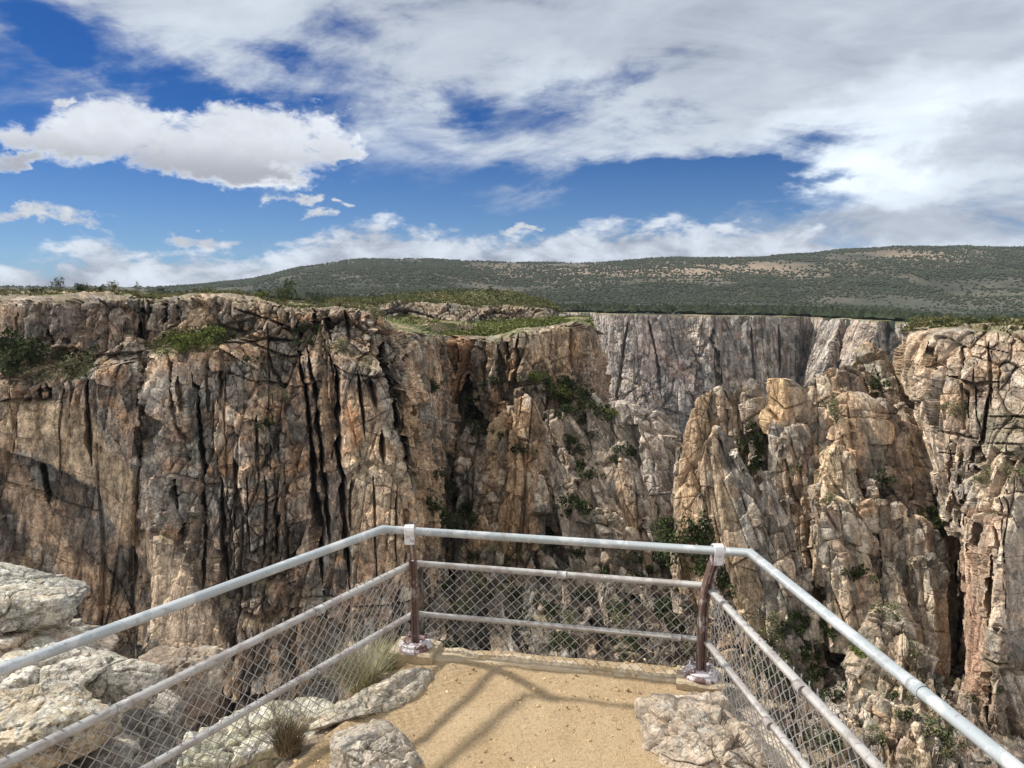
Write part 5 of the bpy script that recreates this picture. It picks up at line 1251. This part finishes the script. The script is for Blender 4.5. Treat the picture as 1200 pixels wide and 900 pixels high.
fl = (BR - BL).length
hM = zm + .012
part('chain_link_mesh', chain_link(BL + outn * .026 + front * .05, front, fl - .09, hM - .03, outn, 1), M_WIRE, rail, True)
part('chain_link_mesh', chain_link(BL + dirL * .06 + outn * .03, dirL, 4.6, hM, outL, 2), M_WIRE, rail, True)
part('chain_link_mesh', chain_link(BR + dirR * .05 + outn * .03, dirR, 4.0, hM, outR, 3), M_WIRE, rail, True)
# the side meshes hang a little below the path edge
# ------------------------------------------------------------------ boulders and slabs near the viewer
def ico(level):
    import bmesh
    bm = bmesh.new(); bmesh.ops.create_icosphere(bm, subdivisions=level, radius=1.0)
    V = np.array([v.co[:] for v in bm.verts]); F = np.array([[v.index for v in f.verts] for f in bm.faces]); bm.free(); return V, F
ICO = {}
def boulder(name, centre, size, seed, label, yaw=0.0, tilt=(0, 0), planes=11, level=6, base=(.40, .345, .265), lichen=.5, layers=.0, rough=.05, top=None, sharp=26, cat='boulder', mossy=0.0):
    if level not in ICO: ICO[level] = ico(level)
    V, F = ICO[level]; r = np.random.default_rng(seed)
    pn = r.normal(size=(planes, 3)); pn /= np.linalg.norm(pn, axis=1, keepdims=True)
    pn = np.vstack((pn, ((0, 0, 1), (0, 0, -1)))); pd = np.concatenate((r.uniform(.62, .95, planes), (.72 if top is None else top, .8)))
    cand = pd / np.maximum(V @ pn.T, .05)
    rad = -np.log(np.exp(-cand * sharp).sum(1)) / sharp
    rad = np.clip(rad, .2, 1.35)
    X = V * rad[:, None] * np.array(size)
    S = float(np.mean(size)); n = V.copy()
    cy_, sy_ = math.cos(yaw), math.sin(yaw)
    lay = X[:, 2] + .25 * X[:, 0] + .1 * S * fbm(X / S * 1.6, 3, seed)
    warp = np.stack([fbm(X / S * 1.3 + 5 * i, 3, seed + i) for i in range(3)], -1)
    d1, h1 = jointed((X + warp * S * .2) @ rot_to((.3, .2, 1), .7).T / S, .75, .42, seed, .06, .07, .045)
    d2, h2 = jointed((X + warp * S * .15) @ rot_to((-.2, .4, 1), .2).T / S, .26, .16, seed + 3, .010, .016, .018)
    d = .7 * rough * S * (1.5 * fbm(X / S * 2.2, 5, seed + 9) + .35 * fbm(X / S * 11, 4, seed + 10)) + S * (d1 + d2)
    if layers:
        st = lay / (S * .085) + .9 * fbm(X / S * 2.5, 3, seed + 20); fr = st - np.floor(st)
        d += layers * S * (.05 * hsh(np.floor(st).astype(np.int64), np.zeros(len(X), np.int64), np.zeros(len(X), np.int64), seed) - .03 * np.clip(1 - fr / .22, 0, 1))
    X = X + n * d[:, None]
    c = np.broadcast_to(np.array(base), X.shape).copy()
    f1 = fbm(X / S * 3, 5, seed + 30); f2 = fbm(X / S * 7, 5, seed + 31); f3 = fbm(X / S * 1.4, 3, seed + 32); f4 = fbm(X / S * 16, 3, seed + 33)
    c = lerp(c, np.array((.45, .355, .25)), smooth(f1 + f3 * .5, .1, .6) * .4)
    c = lerp(c, np.array((.24, .225, .20)), smooth(f3 - f1 * .4, .05, .5) * .5)
    upw = smooth(n[:, 2], -.1, .6)
    c = lerp(c, np.array((.57, .55, .48)), smooth(f2 + f3 * .3, .05, .4) * lichen * upw)
    c = lerp(c, np.array((.115, .11, .10)), smooth(f2 * .6 + f4 * .7 - f1 * .4, .32, .55) * .7 * lichen)
    c = lerp(c, np.array((.43, .40, .16)), smooth(f4 + f3, .6, .95) * .25 * lichen * upw)
    if mossy: c = lerp(c, np.array((.34, .345, .20)), smooth(f1 - f3, -.1, .4) * mossy * upw)
    c *= (.82 + .36 * h1)[:, None]
    ax, ay = tilt
    Rx = np.array(((1, 0, 0), (0, math.cos(ax), -math.sin(ax)), (0, math.sin(ax), math.cos(ax)))); Ry = np.array(((math.cos(ay), 0, math.sin(ay)), (0, 1, 0), (-math.sin(ay), 0, math.cos(ay))))
    Rz = np.array(((cy_, -sy_, 0), (sy_, cy_, 0), (0, 0, 1)))
    X = X @ (Rz @ Ry @ Rx).T
    o = build(name, X, F, MAT_BOULDER, c); o.location = centre
    tag(o, label, cat)
    return o
def at(px, py, D): return Vector([float(v) for v in P(px, py, D)])

# path-side rocks
boulder('boulder', at(834, 880, 3.96), (.37, .46, .20), 41, 'large tan layered rock at the right edge of the path in front of the post', yaw=.3, tilt=(-.1, .1), layers=.55, lichen=.35, base=(.40, .325, .25), level=7, rough=.045, top=.75)
boulder('stone_slab', at(436, 824, 4.42), (.36, .115, .06), 47, 'long pale flat slab edging the path left of the left post', yaw=.82, tilt=(.05, -.06), layers=.8, lichen=.45, base=(.46, .40, .31), level=6, rough=.012, planes=7, top=.8, cat='slab', sharp=40)
boulder('boulder', at(434, 893, 3.80), (.27, .26, .17), 52, 'rough grey rock half buried in the path at the bottom of the view', yaw=.4, layers=.7, lichen=.4, base=(.36, .315, .255), level=6, rough=.06)
boulder('boulder', at(290, 905, 4.6), (.52, .28, .36), 58, 'lichen covered grey green boulder straddling the fence line under the left bottom rail', yaw=.80, tilt=(.1, .05), lichen=.9, mossy=.25, base=(.42, .40, .31), level=7, rough=.05)
boulder('boulder', at(888, 912, 4.2), (.26, .36, .28), 61, 'tan shoulder rock at the bottom edge beside the right mesh', yaw=.1, layers=.8, lichen=.4, base=(.42, .335, .24), level=6)
# the outcrop beyond the left fence
boulder('boulder', at(20, 690, 8.9), (.60, .52, .32), 71, 'pale flat topped boulder at the left frame edge, farthest of the outcrop', yaw=-.25, tilt=(-.1, .12), lichen=1.0, base=(.45, .42, .36), level=7, top=.7, sharp=45, rough=.035)
boulder('boulder', at(2, 716, 8.0), (.50, .45, .28), 73, 'grey boulder wedged under the pale flat topped one', yaw=.1, tilt=(-.05, .15), lichen=.9, base=(.42, .375, .30), level=6, top=.7)
boulder('boulder', at(74, 794, 7.3), (.86, .55, .36), 79, 'widest lichen spotted boulder under the top rail, with a dark overhang', yaw=.16, tilt=(-.12, -.03), lichen=1.0, base=(.45, .415, .35), level=7, rough=.04, sharp=45, top=.62, planes=13)
boulder('boulder', at(18, 762, 8.0), (.78, .55, .34), 83, 'pink and grey boulder behind the top rail left of the widest boulder', yaw=.2, tilt=(-.12, .06), lichen=.8, base=(.44, .36, .28), level=6, top=.66)
boulder('boulder', at(18, 855, 6.3), (.60, .6, .42), 89, 'tan layered rock at the left frame edge below the widest boulder', yaw=.5, layers=.8, lichen=.7, base=(.43, .36, .26), level=6)
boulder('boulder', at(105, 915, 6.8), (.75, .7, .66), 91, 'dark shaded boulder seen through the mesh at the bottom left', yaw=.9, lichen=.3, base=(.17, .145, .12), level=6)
boulder('boulder', at(165, 858, 7.6), (.40, .38, .28), 94, 'small grey boulder seen through the mesh left of the grey green one', yaw=1.3, lichen=.6, base=(.27, .24, .20), level=6)
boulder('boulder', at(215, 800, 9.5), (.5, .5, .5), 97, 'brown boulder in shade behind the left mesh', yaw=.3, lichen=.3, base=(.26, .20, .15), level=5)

# dry grass tufts
def tuft(px, py, D, hpx, wpx, n, label, colr, seed):
    p = at(px, py, D); h = hpx * D / FPX; w = wpx * D / FPX * .5; r = np.random.default_rng(seed); V, F = [], []
    for i in range(n):
        a = r.uniform(0, 6.28); b0 = np.array((math.cos(a), math.sin(a), 0)) * w * .45 * r.uniform(0, 1) ** .5
        ln = np.array((math.cos(a + r.normal() * .6), math.sin(a + r.normal() * .6), 0)) * w * r.uniform(.2, 1.0); hh = h * r.uniform(.45, 1.05); wd = r.uniform(.0018, .0032)
        s = np.array((-math.sin(a), math.cos(a), 0)) * wd; k = len(V)
        for t in (0, .35, .7, 1.0):
            c = b0 + ln * t ** 1.7 + np.array((0, 0, hh * t * (1 - .18 * t))); q = s * (1 - .85 * t); V += [c - q, c + q]
        for j in range(3): F.append((k + 2 * j, k + 2 * j + 1, k + 2 * j + 3, k + 2 * j + 2))
    V = np.array(V); c = np.repeat(np.array(colr) * r.uniform(.6, 1.4, (n, 1)), 8, 0)
    o = build('grass_tuft', V, F, MAT_LEAF, c); o.location = p; tag(o, label, 'grass tuft')
tuft(338, 880, 4.0, 52, 70, 620, 'dark dry grass tuft between the grey green boulder and the flat slab', (.19, .145, .09), 5)
tuft(424, 806, 4.75, 62, 96, 760, 'pale dry grass tuft against the mesh left of the left post', (.36, .33, .20), 6)
tuft(456, 786, 4.95, 44, 44, 320, 'greenish grass tuft beside the left post footing', (.30, .31, .13), 7)
tuft(795, 803, 4.95, 10, 36, 90, 'short grass sprouting at the kerb left of the right post', (.20, .19, .09), 8)

# ------------------------------------------------------------------ the air between here and the mesa
def haze():
    m = bpy.data.materials.new('haze_air'); m.use_nodes = True; t = m.node_tree
    for n in list(t.nodes):
        if n.type != 'OUTPUT_MATERIAL': t.nodes.remove(n)
    v = t.nodes.new('ShaderNodeVolumePrincipled'); v.inputs['Color'].default_value = (.80, .88, 1.0, 1); v.inputs['Density'].default_value = HAZE
    v.inputs['Anisotropy'].default_value = .2
    t.links.new(v.outputs[0], t.nodes['Material Output'].inputs['Volume'])
    lo, hi = np.array((-200., -60., -60.)), np.array((200., 200., 12.))
    for o in bpy.data.objects:
        if o.type == 'MESH' and o.parent is None and o.name in SHEETS or o.name in ('hill', 'woods'):
            V = np.array([c[:] for c in o.bound_box]); lo = np.minimum(lo, V.min(0) - 1.0); hi = np.maximum(hi, V.max(0) + 6.0)
    V = [(x, y, z) for x in (lo[0], hi[0]) for y in (lo[1], hi[1]) for z in (lo[2], hi[2])]
    F = [(0, 1, 3, 2), (4, 6, 7, 5), (0, 4, 5, 1), (2, 3, 7, 6), (0, 2, 6, 4), (1, 5, 7, 3)]
    o = build('haze', V, F, m); o['kind'] = 'stuff'; tag(o, 'thin blue air haze over the canyon')
HAZE = 3.2e-5
haze()
# ------------------------------------------------------------------ camera, light, sky
cam = bpy.data.cameras.new('camera'); cam.sensor_width = 36; cam.lens = FPX / 1200 * 36
cam.clip_start = .1; cam.clip_end = 20000
co = bpy.data.objects.new('camera', cam); COL.objects.link(co)
co.location = (0, 0, CAMZ); co.rotation_euler = (math.pi / 2 - PITCH, 0, 0)
scene.camera = co

SUN_AZ, SUN_EL = math.radians(-69), math.radians(44)      # azimuth from +Y towards +X
sd = Vector((math.sin(SUN_AZ) * math.cos(SUN_EL), math.cos(SUN_AZ) * math.cos(SUN_EL), math.sin(SUN_EL)))
sun = bpy.data.lights.new('sun', 'SUN'); sun.energy = 3.9; sun.angle = math.radians(2.6); sun.color = (1, .955, .88)
so = bpy.data.objects.new('sun', sun); COL.objects.link(so)
so.rotation_euler = (-sd).to_track_quat('-Z', 'Y').to_euler(); so.location = (-60, 60, 90)

def azel(px, py):
    dx, dy, dz = ray(px, py)
    return float(np.arctan2(dx, dy)), float(np.arctan2(dz, np.hypot(dx, dy)))

def make_world():
    w = bpy.data.worlds.new('World'); scene.world = w; w.use_nodes = True
    t = w.node_tree; k = N(t)
    bg = t.nodes['Background']; bg.inputs['Strength'].default_value = .1
    sk = k.new('ShaderNodeTexSky', sky_type='NISHITA', sun_disc=False)
    sk.sun_elevation = SUN_EL; sk.sun_rotation = SUN_AZ; sk.altitude = 2400; sk.air_density = 1.0; sk.dust_density = .3; sk.ozone_density = 2.2
    hs = k.new('ShaderNodeHueSaturation'); hs.inputs['Saturation'].default_value = 1.35; hs.inputs['Value'].default_value = .39
    k.put(hs.inputs['Color'], sk.outputs[0])
    base = k.mix(1.0, hs.outputs[0], (.54, .86, 1.28), 'MULTIPLY')
    d = k.new('ShaderNodeTexCoord').outputs['Generated']
    sp = k.new('ShaderNodeSeparateXYZ'); k.put(sp.inputs[0], d)
    x, y, z = sp.outputs
    az = k.m('ARCTAN2', x, y)
    el = k.m('ARCTAN2', z, k.m('SQRT', k.m('ADD', k.m('MULTIPLY', x, x), k.m('MULTIPLY', y, y))))
    def ae(kx, ky, ox=0.0, oy=0.0, rot=0.0):
        c_, s_ = math.cos(rot), math.sin(rot)
        a = k.m('ADD', k.m('MULTIPLY', az, kx * c_), k.m('MULTIPLY', el, kx * s_)); b = k.m('ADD', k.m('MULTIPLY', el, ky * c_), k.m('MULTIPLY', az, -ky * s_))
        c = k.new('ShaderNodeCombineXYZ'); k.put(c.inputs[0], k.m('ADD', a, ox)); k.put(c.inputs[1], k.m('ADD', b, oy)); k.put(c.inputs[2], k.m('MULTIPLY', z, 1.3))
        return c.outputs[0]
    un = lambda v, m: (v + m) / (2 * m)
    AZM = .8
    azn = k.m('MULTIPLY_ADD', az, 1 / (2 * AZM), .5, clamp=True)
    def elcurve(pts):
        q = []
        for px, py in pts:
            a, e = azel(px, py); q.append((un(a, AZM), e * 1.25 + .2))
        q = [(0.0, q[0][1])] + q + [(1.0, q[-1][1])]
        return k.m('MULTIPLY', k.m('SUBTRACT', k.curve(azn, q), .2), 1 / 1.25)
    # horizon whitening
    col = k.mix(k.m('MULTIPLY', k.sm(el, .22, -.01), .30), base, (2.6, 4.0, 6.2))
    # --- high sheet of altostratus
    n1 = k.noise(ae(3.2, 6.5, rot=.25), 1.0, 6, .6, .6)
    n2 = k.noise(ae(7, 22, 3, 1, rot=.12), 1.0, 6, .62, .4)
    n3 = k.noise(ae(1.9, 3.4, 5, 2, rot=.3), 1.0, 4, .55)
    edge = elcurve([(-200, 20), (0, 42), (70, 78), (140, 108), (240, 124), (330, 134), (400, 150), (470, 158), (540, 172), (620, 186), (700, 196), (760, 222), (820, 248), (860, 268), (900, 282), (960, 296), (1100, 330), (1300, 340)])
    rel = k.m('SUBTRACT', el, edge)
    cov = k.m('ADD', k.m('ADD', k.m('MULTIPLY', rel, 5.0), k.m('MULTIPLY', k.m('SUBTRACT', n1, .5), 2.6)), k.m('MULTIPLY', k.m('SUBTRACT', n2, .5), 1.5))
    wv = k.vm('MULTIPLY', d, (1, 1, 1.7))
    wx = k.m('MULTIPLY', k.m('SUBTRACT', k.noise(wv, 11.0, 6, .6), .5), .17); wy = k.m('MULTIPLY', k.m('SUBTRACT', k.noise(k.vm('ADD', wv, (7, 3, 5)), 13.0, 6, .6), .5), .075)
    azw = k.m('ADD', az, wx); elw = k.m('ADD', el, wy)
    def blob(px, py, rx, ry, rot=0.0):
        a0, e0 = azel(px, py); ca, sa = math.cos(rot), math.sin(rot)
        u = k.m('SUBTRACT', azw, a0); v = k.m('SUBTRACT', elw, e0)
        uu = k.m('MULTIPLY', k.m('ADD', k.m('MULTIPLY', u, ca), k.m('MULTIPLY', v, sa)), FPX / rx)
        vv = k.m('MULTIPLY', k.m('SUBTRACT', k.m('MULTIPLY', v, ca), k.m('MULTIPLY', u, sa)), FPX / ry)
        return k.m('SUBTRACT', 1.0, k.m('ADD', k.m('MULTIPLY', uu, uu), k.m('MULTIPLY', vv, vv)))
    for args, amt in (((610, 132, 110, 30, -.1), .38), ((545, 118, 40, 26), .35), ((700, 95, 80, 22, .3), .3), ((440, 105, 60, 24), .22), ((790, 214, 150, 40), .8), ((900, 235, 140, 16), .5), ((860, 190, 130, 9), .45), ((930, 205, 140, 8), .4), ((150, 75, 190, 30, -.35), .6), ((210, 40, 60, 24), .2), ((330, 60, 60, 14, -.2), .25), ((430, 40, 50, 16), .2), ((960, 168, 80, 10), .25), ((640, 205, 110, 16), .3)):
        cov = k.m('SUBTRACT', cov, k.m('MULTIPLY', k.m('MAXIMUM', blob(*args), 0.0), amt))
    n5 = k.noise(ae(5, 21, 9, 4, rot=-.16), 1.0, 7, .62, .9)
    right_w = k.sm(az, -.05, .35)
    bright_s = k.m('MULTIPLY', k.m('SUBTRACT', n5, .5), k.m('MULTIPLY_ADD', right_w, 2.2, .8))
    cov = k.m('ADD', cov, k.m('MULTIPLY', k.m('SUBTRACT', n5, .5), k.m('MULTIPLY_ADD', right_w, 1.1, .5)))
    sheet_m = k.m('MULTIPLY', k.sm(cov, -.38, .60), .95)
    bright = k.m('ADD', k.m('MULTIPLY', k.m('SUBTRACT', n3, .5), 4.5), k.m('ADD', k.m('MULTIPLY', k.m('SUBTRACT', n1, .5), 3.0), k.m('MULTIPLY', k.m('SUBTRACT', n2, .5), 3.0)))
    bright = k.m('ADD', k.m('ADD', bright, 4.9), bright_s)
    for args, amt in (((1060, 150, 190, 60, .1), 2.4), ((1010, 215, 170, 30), 1.8), ((640, 95, 60, 50), .8), ((330, 60, 120, 60), .4)):
        bright = k.m('ADD', bright, k.m('MULTIPLY', k.m('MAXIMUM', blob(*args), 0.0), amt))
    for args, amt in (((900, 55, 210, 60), .35), ((1190, 150, 90, 42, .15), 2.2), ((1060, 262, 240, 24), 1.4), ((1000, 40, 260, 60), .25)):
        bright = k.m('SUBTRACT', bright, k.m('MULTIPLY', k.sm(k.m('ADD', blob(*args), k.m('MULTIPLY', k.m('SUBTRACT', n2, .5), 2.2)), 0.0, .9), amt))
    g = k.m('MAXIMUM', bright, 1.2)
    tint = k.new('ShaderNodeCombineColor')
    k.put(tint.inputs[0], k.m('MULTIPLY', g, .87)); k.put(tint.inputs[1], k.m('MULTIPLY', g, .96)); k.put(tint.inputs[2], k.m('MULTIPLY_ADD', g, .98, .55))
    col = k.mix(sheet_m, col, tint.outputs[0])
    # --- cumulus
    def cumulus(col, fields, nscale, amp, ntype, white=8.6, grey=4.0, soft=.5, off=0.0):
        v = k.vm('MULTIPLY', d, (1, 1, 1.6)); v = k.vm('ADD', v, (off, off * .7, 0))
        a = k.m('ADD', k.m('MULTIPLY', k.noise(v, nscale, 8, .62, .5), .6), k.m('MULTIPLY', k.noise(v, nscale * 3.1, 7, .65, .6), .4))
        big = k.noise(v, nscale * .45, 3, .5)
        f = None
        for b in fields:
            bb = blob(*b); f = bb if f is None else k.m('MAXIMUM', f, bb)
        f = k.m('MAXIMUM', f, -2.5)
        dens = k.m('ADD', k.m('MULTIPLY', f, 1.0), k.m('ADD', k.m('MULTIPLY', k.m('SUBTRACT', a, .5), amp), k.m('MULTIPLY', k.m('SUBTRACT', big, .5), amp * .5)))
        msk = k.sm(dens, 0.0, soft)
        thick = k.sm(k.m('ADD', f, k.m('MULTIPLY', k.m('SUBTRACT', a, .5), 2.6)), .2, .85)
        e0 = azel(fields[0][0], fields[0][1])[1]; ry = fields[0][3] / FPX
        low = k.sm(k.m('SUBTRACT', el, e0), ry * .55, -ry * .8)
        sh = k.m('MULTIPLY', thick, k.m('MULTIPLY_ADD', low, .75, .25), clamp=True)
        lum = k.m('MULTIPLY_ADD', k.m('SUBTRACT', a, .5), 6.5, white)
        lum = k.m('ADD', k.m('MULTIPLY', lum, k.m('SUBTRACT', 1.0, sh)), k.m('MULTIPLY', sh, grey))
        cc = k.new('ShaderNodeCombineColor')
        k.put(cc.inputs[0], k.m('MULTIPLY', lum, .90)); k.put(cc.inputs[1], k.m('MULTIPLY', lum, .95)); k.put(cc.inputs[2], k.m('MULTIPLY_ADD', lum, .98, .3))
        return k.mix(msk, col, cc.outputs[0])
    col = cumulus(col, [(215, 174, 195, 34), (150, 152, 95, 34), (290, 160, 110, 36), (70, 164, 70, 22), (390, 176, 42, 20), (0, 183, 40, 10), (225, 190, 140, 22)], 13.0, 3.2, 0, white=6.9, grey=3.4, soft=.75)
    col = cumulus(col, [(40, 254, 72, 9), (250, 283, 62, 9), (352, 234, 32, 10), (372, 254, 34, 8), (404, 238, 14, 5), (604, 265, 20, 4), (60, 116, 13, 6)], 26.0, 3.4, 0, white=5.4, grey=4.4, soft=1.0, off=3.0)
    # --- the line of cumulus low over the horizon
    top = elcurve([(-200, 300), (0, 308), (60, 296), (100, 284), (126, 278), (150, 296), (220, 297), (330, 298), (356, 284), (390, 270), (420, 262), (480, 268), (540, 274), (600, 276), (660, 272), (720, 266), (760, 262), (830, 266), (870, 262), (940, 262), (1000, 290), (1300, 310)])
    vv = k.vm('MULTIPLY', d, (1, 1, 2.0))
    a = k.noise(vv, 16.0, 8, .6, .3); b = k.noise(vv, 34.0, 6, .6); s = k.noise(ae(7, 40, 2, 4), 1.0, 5, .6)
    dens = k.m('ADD', k.m('MULTIPLY', k.m('SUBTRACT', top, el), 30.0), k.m('ADD', k.m('MULTIPLY', k.m('SUBTRACT', a, .5), 3.0), k.m('MULTIPLY', k.m('SUBTRACT', b, .5), 1.2)))
    dens = k.m('ADD', dens, k.m('MULTIPLY', k.m('SUBTRACT', s, .45), 1.4))
    msk = k.m('MULTIPLY', k.sm(dens, -.15, .6), .93)
    lum = k.m('ADD', k.m('MULTIPLY', k.sm(a, .3, .68), 3.4), k.m('MULTIPLY_ADD', b, 2.0, 2.0))
    lum = k.m('SUBTRACT', lum, k.m('MULTIPLY', k.sm(k.m('SUBTRACT', top, el), .02, .09), 1.6))
    cc = k.new('ShaderNodeCombineColor')
    k.put(cc.inputs[0], k.m('MULTIPLY', lum, .88)); k.put(cc.inputs[1], k.m('MULTIPLY', lum, .95)); k.put(cc.inputs[2], k.m('MULTIPLY_ADD', lum, .98, .5))
    col = k.mix(msk, col, cc.outputs[0])
    # unseen bright cloud deck over and behind the viewer, added to fill shaded cliffs
    rear = k.sm(k.m('ADD', y, k.m('MULTIPLY', k.m('SUBTRACT', n3, .5), .8)), .35, -.25)
    up = k.sm(z, -.02, .10)
    gl = k.m('MULTIPLY_ADD', n1, 6.0, 3.8)
    cc = k.new('ShaderNodeCombineColor')
    k.put(cc.inputs[0], gl); k.put(cc.inputs[1], k.m('MULTIPLY', gl, .99)); k.put(cc.inputs[2], k.m('MULTIPLY', gl, .98))
    col = k.mix(k.m('MULTIPLY', k.m('MULTIPLY', rear, up), k.sm(n1, .25, .5, .55, .95)), col, cc.outputs[0])
    t.links.new(col, bg.inputs['Color'])
make_world()

vs = scene.view_settings
scene.display_settings.display_device = 'sRGB'
vs.view_transform = 'Standard'; vs.look = 'None'; vs.exposure = 0.45; vs.gamma = 1.0; vs.use_curve_mapping = False
scene.cycles.max_bounces = 5; scene.cycles.diffuse_bounces = 3; scene.cycles.glossy_bounces = 2
scene.cycles.use_denoising = True
